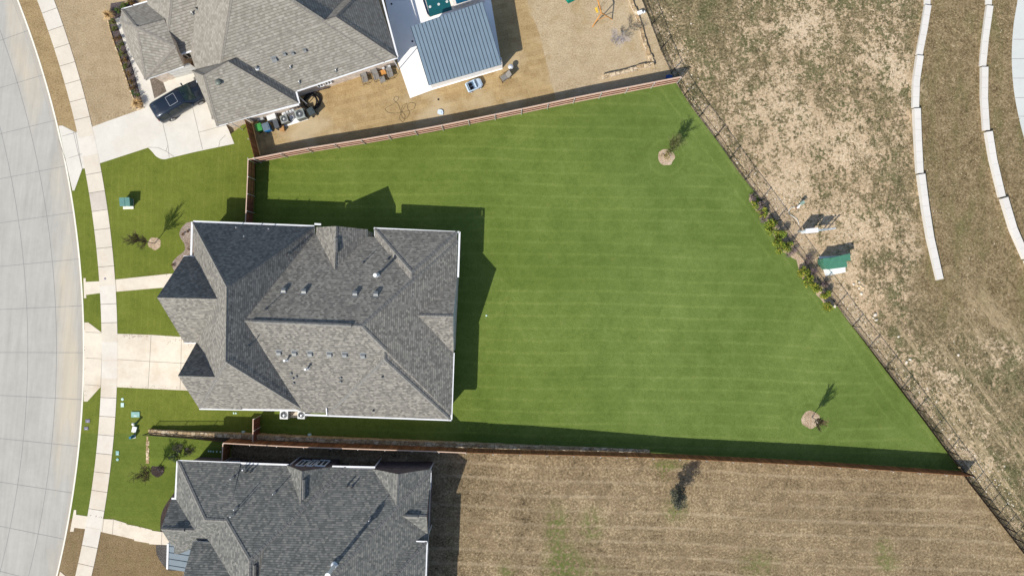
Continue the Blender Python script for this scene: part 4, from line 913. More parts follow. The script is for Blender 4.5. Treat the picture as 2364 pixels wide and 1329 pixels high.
def tree(name, px, py, label, hgt, spread, z0=0.02, seed=1, leaf=None, nleaf=0, ls=.09, cat='tree', group='young trees', bark='bark', twig='twig', trunk=.045, first=.3, depth=3, nb=5, up=.75, tw=.008, lean=(0, 0)):
    q = P(px, py); root = empty(name, (q.x, q.y, z0), 0, label, cat, group); rr = random.Random(seed); tr = MB(); tw_ = MB(); tips = []
    def grow(p, d, L, r, dep):
        n = 4 if dep else 3; q = p
        for k in range(n):
            d2 = (d+Vector((rr.gauss(0, .09), rr.gauss(0, .09), .03))).normalized(); q2 = q+d2*L/n; r2 = r*(1-.5/n)
            (tr if dep <= 1 else tw_).tube(q, q2, max(r, tw), max(r2, tw*.8), 6 if dep == 0 else (5 if dep == 1 else 3), 0, False); q, d, r = q2, d2, r2
            if dep >= 1: tips.append(q.copy())
            if dep < depth and (dep > 0 or k >= 0):
                for _ in range(nb if dep == 0 and k > 0 else (2 if dep else 0)):
                    a = rr.uniform(0, 6.28); h_ = Vector((cos(a), sin(a), 0)); d3 = (h_*(1-up)*1.6*spread+d*up*.9+Vector((0, 0, .15))).normalized()
                    grow(q-d2*rr.uniform(0, L/n*.8), d3, L*(.42 if dep == 0 else .5)*rr.uniform(.7, 1.2), r*.5, dep+1)
    grow(Vector((0, 0, 0)), Vector((lean[0], lean[1], 1)).normalized(), hgt*.72, trunk, 0)
    tr.build('trunk', M[bark], root)
    cm = MB(); cm.v, cm.f, cm.m = tw_.v, tw_.f, tw_.m
    if leaf:
        for i in range(nleaf):
            c = rr.choice(tips)+Vector((rr.gauss(0, .07), rr.gauss(0, .07), rr.gauss(0, .07))); quadleaf(cm, c, ls, rr, 1, .3)
    cm.build('crown', [M[twig]]+([leaf] if leaf else []), root); return root
L_ = {}
L_['yg'] = leaf_mat('leaf_yellow_green', (.08, .12, .012), (.20, .22, .024), (.40, .33, .05))
L_['green'] = leaf_mat('leaf_green', (.045, .095, .012), (.12, .19, .02), (.28, .31, .04))
L_['deep'] = leaf_mat('leaf_deep', (.025, .055, .012), (.06, .11, .02), (.10, .17, .035))
L_['purple'] = leaf_mat('leaf_purple', (.07, .045, .05), (.17, .125, .13), (.32, .26, .25))
L_['red'] = leaf_mat('leaf_red', (.06, .018, .010), (.14, .048, .022), (.20, .10, .035))
L_['olive'] = leaf_mat('leaf_olive', (.05, .058, .012), (.12, .12, .022), (.22, .17, .035))
L_['straw'] = leaf_mat('straw_blades', (.36, .22, .085), (.54, .36, .16), (.66, .48, .25))
L_['grey'] = leaf_mat('leaf_blue_grey', (.03, .036, .025), (.075, .08, .055), (.17, .165, .11))
L_['orange'] = leaf_mat('leaf_autumn', (.33, .19, .02), (.26, .25, .03), (.42, .33, .10))
L_['bark'] = leaf_mat('leaf_bark', (.02, .016, .018), (.06, .05, .055), (.11, .09, .09))
tree('young_tree', 357, 562, 'bare young tree in a mulch ring on the front lawn of the main house', 3.6, .9, seed=4, leaf=L_['olive'], nleaf=90, ls=.06, nb=7, tw=.010)
tree('young_tree', 1545, 352, 'thin twigged young tree in the upper round mulch ring near the iron fence', 2.7, 1.3, seed=8, twig='twig_green', nb=10, up=.66, tw=.010, bark='twig_green')
shrub('low_plant', 1536, 358, 'golden and orange leaved low plant in the upper round mulch ring', .5, .45, [L_['orange'], L_['yg'], L_['red']], n=170, s=.09, cat='plant', seed=9, group='low plants in mulch')
tree('young_tree', 1874, 963, 'bare young tree in a round mulch ring near the south east end of the lawn', 3.3, 1.2, seed=12, bark='bark_pale', leaf=L_['olive'], nleaf=160, ls=.06, nb=7, up=.82, tw=.011)
tree('young_tree', 1418, 102, 'leafless silver grey young tree in the brown north yard beside the swing set', 3.4, 1.3, seed=15, bark='bark_pale', twig='twig_pale', nb=5, up=.62, tw=.007)
q = P(1562, 1122); t4 = empty('evergreen_tree', (q.x, q.y, 0), 0, 'dark bushy evergreen tree standing alone on the brown mown lot', 'tree', 'young trees')
rr = random.Random(18); mb = MB(); mb.tube((0, 0, 0), (-.25, -.4, 2.6), .06, .02, 7)
for i in range(16): z = rr.uniform(.5, 2.6); a = rr.uniform(0, 6.28); mb.tube((-.1*z, -.15*z, z), (-.1*z+.5*cos(a), -.15*z+.5*sin(a), z+.35), .018, .006, 4)
mb.build('trunk', M['bark'], t4); mb = MB()
for z, r_, n in ((.8, .62, 560), (1.5, .88, 1050), (2.1, .90, 1100), (2.8, .74, 760), (3.4, .42, 260)):
    leafball(mb, (-.18*z+.05, -.22*z, z), (r_, r_, .5), n, .11, rr, 0, .5, 9)
mb.build('crown', L_['grey'], t4)
tree('young_tree', 363, 1082, 'thin olive leaved young tree in the dark mulch ring before the south house', 3.5, 1.1, seed=21, leaf=L_['olive'], nleaf=520, ls=.08, nb=6, up=.7)

row = [(1738, 455, 'purple', .42, .8, 'twiggy purple shrub at the north end of the fence row'), (1743, 473, 'yg', .42, .8, 'small yellow green shrub, second in the row from the north end'), (1757, 475, 'purple', .48, .9, 'purple grey shrub against the iron fence near the north end of the row'),
       (1760, 491, 'yg', .5, .9, 'yellow green shrub just north of the three biggest green shrubs'), (1763, 505, 'purple', .4, .7, 'thin grey purple shrub touching the first big green shrub'),
       (1783, 524, 'green', .75, 1.3, 'big bright green shrub, northernmost of the three biggest'), (1800, 551, 'green', .78, 1.35, 'big bright green shrub in the middle of the three biggest'), (1811, 574, 'green', .70, 1.2, 'big green shrub, southernmost of the three biggest'),
       (1829, 583, 'purple', .5, .8, 'grey purple low shrub just south of the three biggest green shrubs'), (1866, 598, 'purple', .5, .9, 'purple shrub at the fence beside the concrete pad corner'), (1857, 626, 'yg', .58, 1.05, 'yellow green shrub standing west of the concrete pad'),
       (1878, 626, 'purple', .5, .9, 'purple shrub pressed against the fence at the green transformer pad'), (1868, 648, 'yg', .58, 1.05, 'yellow green shrub with a tan patch, below the concrete pad'), (1885, 664, 'yg', .55, 1.0, 'yellow green shrub, third from the south end of the fence row'),
       (1905, 680, 'yg', .55, 1.0, 'golden green shrub, second from the south end of the fence row'), (1906, 652, 'purple', .48, .85, 'purple twiggy shrub against the fence south of the concrete pad'), (1914, 705, 'yg', .52, .95, 'yellow green shrub at the south end of the row beside a white cover')]
for i, (x, y, k, r, hh, lb) in enumerate(row):
    r *= 1.06; shrub('shrub', x, y, lb, r, hh, [L_[k], L_['green'] if k == 'yg' else (L_['yg'] if k == 'green' else L_['purple'])], n=int(430*r*r/.25), s=.15 if k != 'purple' else .08, group='shrubs along the iron fence', seed=40+i, clumps=10)
bedrow = [(284, 18, 'deep', 'dark green shrub at the top of the front bed'), (302, 6, 'red', 'dark red shrub at the very top of the front bed beside the roof'), (272, 25, 'deep', 'dark green shrub beside the upper straw coloured grass clump'), (288, 12, 'green', 'bright green shrub between the dark green and dark red ones'),
          (259, 50, 'olive', 'small olive shrub just below the upper straw grass clump'), (263, 68, 'olive', 'olive shrub, second below the upper straw grass clump'), (270, 87, 'red', 'reddish shrub, third below the upper straw grass clump'), (275, 103, 'olive', 'olive green shrub, fourth below the upper straw grass clump'),
          (281, 122, 'olive', 'olive green shrub halfway along the narrow bed'), (286, 138, 'red', 'rusty red shrub just south of the middle of the bed'), (291, 154, 'olive', 'olive shrub in the long bed between two rusty red ones'), (295, 171, 'red', 'rusty red shrub by the bend of the front walk'),
          (301, 187, 'red', 'dark red shrub, third above the lower straw grass clump'), (307, 203, 'red', 'dark red shrub, second above the lower straw grass clump'), (314, 219, 'deep', 'dark green shrub just above the lower straw grass clump')]
for i, (x, y, k, lb) in enumerate(bedrow):
    shrub('shrub', x, y, lb, .38, .7, [L_[k], L_['deep'] if k != 'red' else L_['olive']], n=300, s=.08, group='shrubs in the bed before the north house', seed=70+i, clumps=7)
def grass_clump(px, py, label, seed):
    q = P(px, py, .5); root = empty('ornamental_grass', (q.x, q.y, .02), 0, label, 'ornamental grass', 'straw coloured grass clumps'); rr = random.Random(seed); mb = MB()
    for i in range(420):
        a = rr.uniform(0, 6.28); L = rr.uniform(.35, .8); e = rr.uniform(.2, 1.0); d = Vector((cos(a), sin(a), 0)); s = d.cross(Vector((0, 0, 1)))*.012
        p0 = d*rr.uniform(0, .12); p1 = p0+d*L*.45*e+Vector((0, 0, L*.9)); p2 = p0+d*L*1.1*e+Vector((0, 0, L*(1.15-.6*e)))
        mb.add([p0-s, p0+s, p1+s, p1-s, p2], [(0, 1, 2, 3), (3, 2, 4)])
    mb.build('blades', L_['straw'], root)
    return root
grass_clump(250, 34, 'straw coloured grass clump at the top corner of the long narrow bed', 5)
grass_clump(316, 238, 'straw coloured grass clump at the foot of the bed beside the driveway', 6)
shrub('shrub', 404, 1054, 'blue green shrub at the north west corner of the south house', .5, .9, [L_['deep'], L_['grey']], n=500, s=.11, seed=90, group='shrubs by the south house', z0=.3)
shrub('shrub', 426, 1047, 'bright green bush behind the blue green shrub at the south house corner', .36, .8, [L_['green']], n=300, s=.11, seed=91, group='shrubs by the south house', z0=.45)
shrub('shrub', 415, 1034, 'dark brown twiggy bush, leftmost of the two at the south house corner', .55, .7, [L_['bark']], n=420, s=.08, seed=92, group='shrubs by the south house', z0=.4)
shrub('shrub', 442, 1040, 'dark brown twiggy bush touching the downspout corner of the south house', .45, .6, [L_['bark']], n=320, s=.08, seed=93, group='shrubs by the south house', z0=.5)
shrub('shrub', 369, 1082, 'dark purple low bush inside the mulch ring of the olive tree', .35, .4, [L_['bark'], L_['purple']], n=200, s=.07, seed=94, group='shrubs by the south house', z0=.05)
for i, (x, y) in enumerate(((432, 533), (421, 541), (437, 575), (441, 590))):
    shrub('low_plant', x, y, ['rusty brown low plant at the top of the curved mulch bed', 'dark brown low plant at the outer edge of the curved mulch bed', 'orange brown low plant in the narrow waist of the curved mulch bed', 'orange brown low plant below the waist, against the house wall'][i], .2, .25, [L_['red']], n=90, s=.06, cat='plant', group='low plants in the curved mulch bed', seed=100+i, clumps=4)
shrub('low_plant', 399, 612, 'brown low plant at the southern bulge of the curved mulch bed', .2, .25, [L_['red']], n=90, s=.06, cat='plant', group='low plants in the curved mulch bed', seed=105, clumps=4)

# loose rock beside the iron fence: nobody could count it
M['gravel'] = NT('gravel'); M['gravel'] = M['gravel'].col(M['gravel'].ramp(M['gravel'].island(), [(0, (.36, .27, .15)), (.4, (.52, .41, .22)), (.75, (.60, .50, .33)), (1, (.74, .70, .62))]))
rr = random.Random(77); mb = MB(); fl = [P(*p) for p in fence_line]
def east_of_fence(x, y, m=.4):
    for a, b in zip(fl, fl[1:]):
        if b.y <= y <= a.y: return x > a.x+(b.x-a.x)*(a.y-y)/(a.y-b.y)+m
    return False
def along(t):
    i = min(len(fl)-2, int(t*(len(fl)-1))); return fl[i].lerp(fl[i+1], t*(len(fl)-1)-i)
def pebble(x, y, s):
    z = zfield(x, y); vs = []
    a = rr.uniform(0, 6.28); k = rr.uniform(.6, 1)
    for dx, dy, dz in ((-1, -.7, 0), (.9, -.8, 0), (1, .8, 0), (-.8, .9, 0), (.1, 0, 1)):
        X, Y = dx*s/2, dy*s/2*k; vs.append((x+X*cos(a)-Y*sin(a), y+X*sin(a)+Y*cos(a), z+dz*s*.45))
    mb.add(vs, [(0, 1, 4), (1, 2, 4), (2, 3, 4), (3, 0, 4)])
for i in range(2600):
    t = rr.uniform(.05, .96); p = along(t); w_ = 1.0+2.2*max(0, sin(t*23))+(2.2 if .68 < t < .9 else 0)
    pebble(p.x+.25+abs(rr.gauss(0, 1))*w_*.62, p.y+abs(rr.gauss(0, .6))*w_*.4, rr.choice((.05, .06, .08, .11, .15)))
for i in range(700):
    x, y = rr.uniform(19, 48), rr.uniform(-27, 27)
    if east_of_fence(x, y): pebble(x, y, rr.choice((.05, .07, .1)))
mb.f = [f for f in mb.f]
tag(mb.build('gravel', M['gravel']), kind='stuff')
# dry grass tufts over the rough field
fg = NT('tufts'); M['tuft'] = fg.col(fg.ramp(fg.island(), [(0, (.085, .082, .032)), (.4, (.155, .135, .068)), (.75, (.30, .24, .14)), (1, (.48, .39, .25))]))
rr = random.Random(9); mb = MB()
def seglen(a, b, x, y): return (b[0]-a[0])*(y-a[1])-(b[1]-a[1])*(x-a[0])
def east_of_fence(x, y, m=.4):
    for a, b in zip(fl, fl[1:]):
        if b.y <= y <= a.y: return x > a.x+(b.x-a.x)*(a.y-y)/(a.y-b.y)+m
    return False
pathx = lambda y: (2334+abs((CY-y*S)-130)**1.6*.011-CX)/S
tc = [(rr.uniform(12, 50), rr.uniform(-29, 29), rr.uniform(.4, 2.6)) for _ in range(340)]
k = 0
while k < 26000:
    c = rr.choice(tc); x, y = rr.gauss(c[0], c[2]), rr.gauss(c[1], c[2])
    if not east_of_fence(x, y) or abs(y) > 30 or x > 51: continue
    py = CY-y*S; px = CX+x*S
    if py < 660 and abs(px-interp(py, [(0, 2140), (130, 2120), (250, 2110), (400, 2116), (645, 2160)])) < 14: continue
    if abs(px-interp(py, [(0, 2281), (155, 2266), (303, 2271), (456, 2304), (596, 2357), (700, 2405)])) < 14: continue
    if py < 400 and px > interp(py, [(0, 2343), (130, 2328), (200, 2332), (330, 2358), (400, 2380)]): continue
    k += 1; z = zfield(x, y); s = rr.uniform(.03, .11)
    for j in range(2):
        a = rr.uniform(0, 6.28); dx, dy = cos(a)*s*.35, sin(a)*s*.35; lx, ly = rr.gauss(0, s*.9), rr.gauss(0, s*.9)
        mb.add([(x-dx, y-dy, z), (x+dx, y+dy, z), (x+lx, y+ly, z+s*rr.uniform(.5, 1.1))], [(0, 1, 2)])
tag(mb.build('dry_grass_tufts', M['tuft']), kind='stuff')
# dead leaves blown along the drive and the walks
mb = MB(); rr = random.Random(41)
for (xa, ya), (xb, yb), n, s in (((285, 774), (345, 778), 60, 3), ((380, 778), (445, 796), 60, 7), ((280, 891), (425, 897), 50, 2.5), ((330, 631), (392, 631), 40, 2), ((205, 1189), (262, 1196), 25, 2), ((262, 1200), (372, 1226), 40, 2), ((210, 284), (330, 245), 60, 5), ((196, 745), (196, 925), 20, 2), ((240, 384), (340, 350), 20, 3)):
    for i in range(n):
        t = rr.random(); p = P(xa+(xb-xa)*t+rr.gauss(0, s), ya+(yb-ya)*t+rr.gauss(0, s)); quadleaf(mb, Vector((p.x, p.y, .045)), rr.uniform(.04, .09), rr, 0, 3)
tag(mb.build('fallen_leaves', leaf_mat('dead_leaf', (.10, .04, .02), (.20, .09, .04), (.28, .17, .08))), kind='stuff')
# clover-like weeds in the brown lots
mb = MB(); rr = random.Random(31)
for cx_, cy_, n in ((1172, 1270, 60), (1175, 1296, 60), (1080, 1277, 18), (1069, 1255, 12), (1148, 1270, 14), (1196, 1208, 12), (1395, 1075, 40), (1405, 1070, 40), (1250, 1056, 30), (1212, 1052, 16), (1390, 1090, 20), (1280, 1190, 60), (1345, 1190, 50), (1278, 1225, 70), (1560, 1180, 50), (1545, 1195, 30), (1468, 1276, 20), (1075, 1135, 8), (1580, 1065, 30), (1534, 1100, 60), (1530, 1085, 50)):
    p = P(cx_, cy_)
    for i in range(n): quadleaf(mb, Vector((p.x+rr.gauss(0, .3), p.y+rr.gauss(0, .3), .03+rr.uniform(0, .05))), rr.uniform(.05, .11), rr, 0, 1.5)
tag(mb.build('weeds', L_['green']), kind='stuff')

M['rock'] = concrete_mat('rock_pale', (.62, .56, .46), .2)
M['rock_y'] = concrete_mat('rock_yellow', (.58, .46, .28), .2)
rocks = [(1973, 648, .16, 1, 'yellow rock at the top of the heap south of the green transformer'), (1980, 652, .15, 0, 'white rock on the right flank of the heap, highest of the pale ones'), (1968, 656, .17, 0, 'white rock at the left edge of the heap'), (1977, 659, .16, 1, 'yellow rock in the middle of the heap'), (1984, 661, .20, 1, 'largest cream rock on the right of the heap'), (1980, 665, .15, 0, 'white rock at the foot of the heap, left one'), (1989, 665, .16, 1, 'yellow rock at the foot of the heap, right one'), (1985, 678, .22, 0, 'single white rock lying alone below the heap'),
         (2015, 726, .26, 0, 'biggest white rock of the small pile beside the fence'), (2011, 733, .13, 0, 'small white rock left of the biggest white rock'), (2017, 738, .20, 0, 'white rock below the biggest white rock'), (2204, 818, .18, 0, 'lone white rock in the open part of the field'), (2067, 776, .16, 0, 'pale rock by itself a little east of the iron fence'), (2085, 835, .2, 0, 'pale rock among the gravel spill beside the fence, upper one'), (2093, 828, .2, 0, 'pale rock among the gravel spill beside the fence, right one')]
for i, (x, y, s, k, lb) in enumerate(rocks):
    q = P(x, y); mb = MB(); mb.blob((0, 0, s*.3), (s*.85, s*.65, s*.42), i, 0, 1, .24); o = mb.build('rock', M['rock_y' if k else 'rock']); o.location = (q.x, q.y, zfield(q.x, q.y)); o.rotation_euler.z = i*1.3; tag(o, lb, 'rock', 'loose rocks east of the iron fence')
q = P(1925, 707); mb = MB(); mb.prism([(-.13, -.1), (.12, -.14), (.16, .05), (.03, .16), (-.14, .09)], 0, .12); mb.lathe((.02, 0, .12), [(.07, 0), (.07, .02), (0, .025)], 10); o = mb.build('utility_cover', M['rock'], bevel=.02); o.location = (q.x, q.y, .02); tag(o, 'white angular cover beside the last shrub of the fence row', 'utility cover')

# ------------------------------------------------------------------ vehicles
def loft(mb, sts, m=0):
    "sts: list of (x, [(y, z)...]) rings"
    n = len(sts[0][1]); vs = [(x, y, z) for x, ring in sts for y, z in ring]
    fs = [(i*n+j, i*n+(j+1) % n, (i+1)*n+(j+1) % n, (i+1)*n+j) for i in range(len(sts)-1) for j in range(n)]
    fs += [tuple(range(n-1, -1, -1)), tuple((len(sts)-1)*n+j for j in range(n))]; return mb.add(vs, fs, m)
def wheel(root, x, y, r, wd, side, rimm):
    mb = MB(); mb.tube((x, y-wd/2, r), (x, y+wd/2, r), r, r, 20); w_ = mb.build('wheel', M['black'], root, bevel=.02)
    mb = MB(); mb.tube((x, y+side*(wd/2-.02), r), (x, y+side*(wd/2+.012), r), r*.66, r*.62, 16)
    for k in range(5): a = 2*pi*k/5; mb.tube((x, y+side*(wd/2+.014), r), (x+r*.6*cos(a), y+side*(wd/2+.014), r+r*.6*sin(a)), .03*r/.35, .03*r/.35, 4)
    mb.build('rim', rimm, w_)
M['paint'] = plain('dark_blue_paint', (.022, .032, .05), .18, .35, var=0, spec=.6)
M['paint_side'] = M['paint']; M['rim'] = plain('rim', (.35, .35, .36), .3, .7, var=0)
a, b = P(372, 264, .3), P(432, 229, .3); hd = math.atan2((b-a).y, (b-a).x); q = P(424, 238)
van = empty('parked_van', (q.x, q.y, .03), hd, 'dark blue minivan parked on the north driveway, its nose under the roof corner', 'van')
def ring(w0, w1, wr, z0, zb, zr): return [(-w0*.93, z0), (-w0, z0+.2), (-w0, zb-.12), (-w1, zb), (-wr, zr-.1), (-wr*.82, zr-.01), (0, zr+.015), (wr*.82, zr-.01), (wr, zr-.1), (w1, zb), (w0, zb-.12), (w0, z0+.2), (w0*.93, z0)]
mb = MB(); loft(mb, [(-2.52, ring(.80, .78, .62, .42, .95, 1.15)), (-2.47, ring(.93, .90, .72, .3, 1.0, 1.60)), (-2.3, ring(.98, .95, .76, .26, 1.02, 1.74)), (-1.2, ring(1.0, .97, .78, .25, 1.02, 1.78)), (.2, ring(1.0, .97, .78, .25, 1.02, 1.76)), (.75, ring(1.0, .97, .74, .25, 1.03, 1.66)), (1.55, ring(.99, .95, .72, .25, 1.03, 1.12)), (2.2, ring(.95, .88, .66, .26, .90, .97)), (2.5, ring(.80, .72, .5, .35, .72, .80))])
mb.build('body', M['paint'], van, smooth=True, bevel=0)
for s in (-1, 1):
    for x0, x1, xt0, xt1 in ((-2.2, -1.35, -2.12, -1.38), (-1.25, -.3, -1.27, -.32), (-.2, .95, -.22, .5)):
        g = MB(); g.add([(x0, s*.975, 1.05), (x1, s*.975, 1.05), (xt1, s*.79, 1.64), (xt0, s*.79, 1.64)], [(0, 1, 2, 3), (3, 2, 1, 0)]); g.build('side_window', M['glass'], van)
    for x in (-1.55, 1.55): wheel(van, x, s*.90, .35, .24, s, M['rim'])
    g = MB(); g.box((1.0, s*1.10, 1.08), (.12, .22, .16)); g.tube((.98, s*.95, 1.05), (1.0, s*1.05, 1.06), .025, .025, 5); g.build('side_mirror', M['paint'], van, bevel=.02)
    g = MB(); g.tube((-2.1, s*.66, 1.81), (.3, s*.66, 1.80), .022, .022, 6); g.build('roof_rail', M['seam'], van)
    g = MB(); g.box((-2.50, s*.72, 1.02), (.08, .2, .34)); g.build('tail_light', plain('tail_light', (.35, .02, .02), .3, var=0), van, bevel=.02)
    g = MB(); g.box((2.28, s*.70, .78), (.3, .26, .13)); g.build('headlight', M['galv'], van, bevel=.03)
    for xx in (.72, -.28, -1.3): 
        g = MB(); g.box((xx-.1, s*1.005, .92), (.2, .02, .03)); g.build('door_handle', M['seam'], van)
g = MB(); g.add([(.70, -.66, 1.70), (.70, .66, 1.70), (1.52, .82, 1.17), (1.52, -.82, 1.17)], [(3, 2, 1, 0), (0, 1, 2, 3)]); g.build('windshield', plain('windshield', (.06, .11, .10), .08, var=.2, spec=.8), van)
g = MB(); g.add([(-2.505, -.66, 1.12), (-2.505, .66, 1.12), (-2.44, .62, 1.58), (-2.44, -.62, 1.58)], [(0, 1, 2, 3), (3, 2, 1, 0)]); g.build('rear_window', M['glass'], van)
g = MB()
for a, b in (((-.75, -.45), (.1, -.45)), ((.1, -.45), (.1, .45)), ((.1, .45), (-.75, .45)), ((-.75, .45), (-.75, -.45))): g.seg((*a, 0), (*b, 0), .02, 1.785, 1.805)
sr = g.build('sunroof', M['galv'], van)
for k in range(-3, 4): g = MB(); g.seg((-2.2, k*.14, 0), (-.9, k*.14, 0), .015, 1.77, 1.795); g.build('roof_rib', M['paint'], van)

a, b = P(1080, 205), P(1112, 191); q = P(1095, 199); hd = math.atan2((b-a).y, (b-a).x)
toy = empty('toy_car', (q.x, q.y, .02), hd, 'silver blue ride-on toy car on the brown grass beside the pavilion', 'toy car')
mb = MB(); toyp = plain('toy_paint', (.50, .62, .74), .3, .2, var=0)
loft(mb, [(-.78, [(-.36, .18), (-.42, .3), (-.38, .48), (.38, .48), (.42, .3), (.36, .18)]), (-.70, [(-.40, .14), (-.46, .3), (-.42, .52), (.42, .52), (.46, .3), (.40, .14)]), (-.62, [(-.40, .14), (-.46, .3), (-.42, .50), (.42, .50), (.46, .3), (.40, .14)])])
loft(mb, [(.25, [(-.40, .14), (-.46, .3), (-.42, .54), (.42, .54), (.46, .3), (.40, .14)]), (.6, [(-.40, .14), (-.45, .3), (-.38, .49), (.38, .49), (.45, .3), (.40, .14)]), (.78, [(-.28, .18), (-.32, .3), (-.25, .40), (.25, .40), (.32, .3), (.28, .18)])])
for s in (-1, 1): mb.box((-.18, s*.42, .34), (.95, .09, .32))
mb.box((-.2, 0, .16), (1.0, .8, .05)); mb.build('body', toyp, toy, bevel=.02)
for s in (-1, 1):
    for x in (-.5, .48): wheel(toy, x, s*.43, .16, .12, s, M['galv'])
    g = MB(); g.box((-.3, s*.17, .30), (.32, .26, .08)); g.box((-.47, s*.17, .42), (.07, .26, .28)); g.build('seat', M['black'], toy, bevel=.02)
g = MB(); g.add([(.25, -.38, .54), (.25, .38, .54), (.12, .34, .74), (.12, -.34, .74)], [(0, 1, 2, 3), (3, 2, 1, 0)]); g.build('windshield', M['glass'], toy)
g = MB(); g.path([(.12, .17+.09*cos(t*pi/5), .5+.09*sin(t*pi/5)) for t in range(11)], .012, 5); g.build('steering_wheel', M['black'], toy)
g = MB()
for x in (-.55, .13): g.path([(x, -.38, .5), (x, -.34, .74), (x, .34, .74), (x, .38, .5)], .022, 6)
g.build('roll_bar', toyp, toy)

# ------------------------------------------------------------------ patio furniture and yard clutter
M['sling'] = plain('grey_sling', (.20, .19, .175), .8, var=.05); M['frame'] = plain('chair_frame', (.035, .03, .028), .5, .2, var=0)
def patio_chair(px, py, rz, label):
    q = P(px, py, .4); r = empty('patio_chair', (q.x, q.y, .01), rz, label, 'chair', 'grey patio chairs by the brick wall')
    g = MB(); g.add([(-.27, -.30, .38), (.27, -.30, .38), (.27, .25, .42), (-.27, .25, .42), (-.27, -.30, .35), (.27, -.30, .35), (.27, .25, .39), (-.27, .25, .39)], [(0, 1, 2, 3), (7, 6, 5, 4), (0, 4, 5, 1), (2, 6, 7, 3)]); g.build('seat', M['sling'], r)
    g = MB(); g.add([(-.27, -.31, .40), (.27, -.31, .40), (.25, -.72, .98), (-.25, -.72, .98), (-.27, -.34, .38), (.27, -.34, .38), (.25, -.75, .96), (-.25, -.75, .96)], [(3, 2, 1, 0), (4, 5, 6, 7), (2, 3, 7, 6)]); g.build('backrest', M['sling'], r)
    for s in (-1, 1):
        g = MB(); g.path([(s*.3, .32, 0), (s*.3, .30, .42), (s*.3, .28, .60), (s*.3, -.48, .62)], .018, 6); g.build('armrest', M['frame'], r)
        g = MB(); g.path([(s*.3, -.62, 0), (s*.3, -.32, .40), (s*.27, -.74, 1.0)], .018, 6); g.build('leg', M['frame'], r)
    g = MB(); g.path([(-.3, .30, .05), (.3, .30, .05)], .015, 5); g.path([(-.3, -.6, .05), (.3, -.6, .05)], .015, 5); g.build('stretcher', M['frame'], r); return r
wl = math.atan2(.316, .949)
patio_chair(843, 184, wl+R(176), 'leftmost grey patio chair against the brick wall of the north house')
patio_chair(869, 178, wl+R(180), 'second grey patio chair from the left beside the wall')
patio_chair(901, 172, wl+R(178), 'rightmost grey patio chair beside the wall, right of the small orange table')
patio_chair(1163, 180, R(120), 'lone grey patio chair turned sideways at the corner of the pavilion')
q = P(883, 184, .3); r = empty('footstool', (q.x, q.y, .01), wl, 'low grey footstool standing before the small orange table', 'footstool'); g = MB(); g.box((0, 0, .36), (.52, .56, .05)); g.build('seat', M['sling'], r, bevel=.01)
for s in (-1, 1):
    for u in (-1, 1): g = MB(); g.tube((s*.23, u*.25, 0), (s*.23, u*.25, .34), .016, .016, 6); g.build('leg', M['frame'], r)
q = P(885, 167, .4); r = empty('side_table', (q.x, q.y, .01), wl, 'small orange wooden table between the patio chairs', 'table'); g = MB(); g.box((0, 0, .45), (.45, .45, .04)); M['orange_wood'] = wood_mat('orange_wood', (.50, .235, .065), .15); g.build('tabletop', M['orange_wood'], r, bevel=.01)
for s in (-1, 1):
    for u in (-1, 1): g = MB(); g.tube((s*.18, u*.18, 0), (s*.18, u*.18, .44), .02, .02, 6); g.build('leg', M['orange_wood'], r)
for x, y, lb in ((885, 158, 'white metal wall lamp above the small orange table'), (899, 153, 'white meter box at the far end of the chairs')):
    q = P(x, y, 1.0); mb = MB(); mb.box((0, 0, 0), (.22, .14, .26)); mb.tube((0, 0, -.13), (0, 0, -.98), .03, .03, 6); o = mb.build('meter_box', M['galv'], bevel=.015); o.location = (q.x, q.y, 1.0); o.rotation_euler.z = wl; tag(o, lb.replace('metal wall lamp', 'meter box'), 'meter box', 'meter boxes on the brick wall')
q = P(1179, 154, .7); r = empty('kettle_grill', (q.x, q.y, .01), 0, 'small round grey kettle grill beyond the pavilion corner', 'grill')
g = MB(); g.lathe((0, 0, .62), [(.0, -.16), (.16, -.12), (.25, 0), (.25, .02)], 18); g.build('bowl', M['frame'], r, smooth=True)
g = MB(); g.lathe((0, 0, .64), [(.26, 0), (.22, .10), (.12, .17), (0, .19)], 18); g.tube((-.06, 0, .84), (.06, 0, .84), .015, .015, 6); g.build('lid', M['galv'], r, smooth=True)
for k in range(3): a = k*2.09; g = MB(); g.tube((.15*cos(a), .15*sin(a), .52), (.3*cos(a), .3*sin(a), 0), .014, .014, 6); g.build('leg', M['frame'], r)

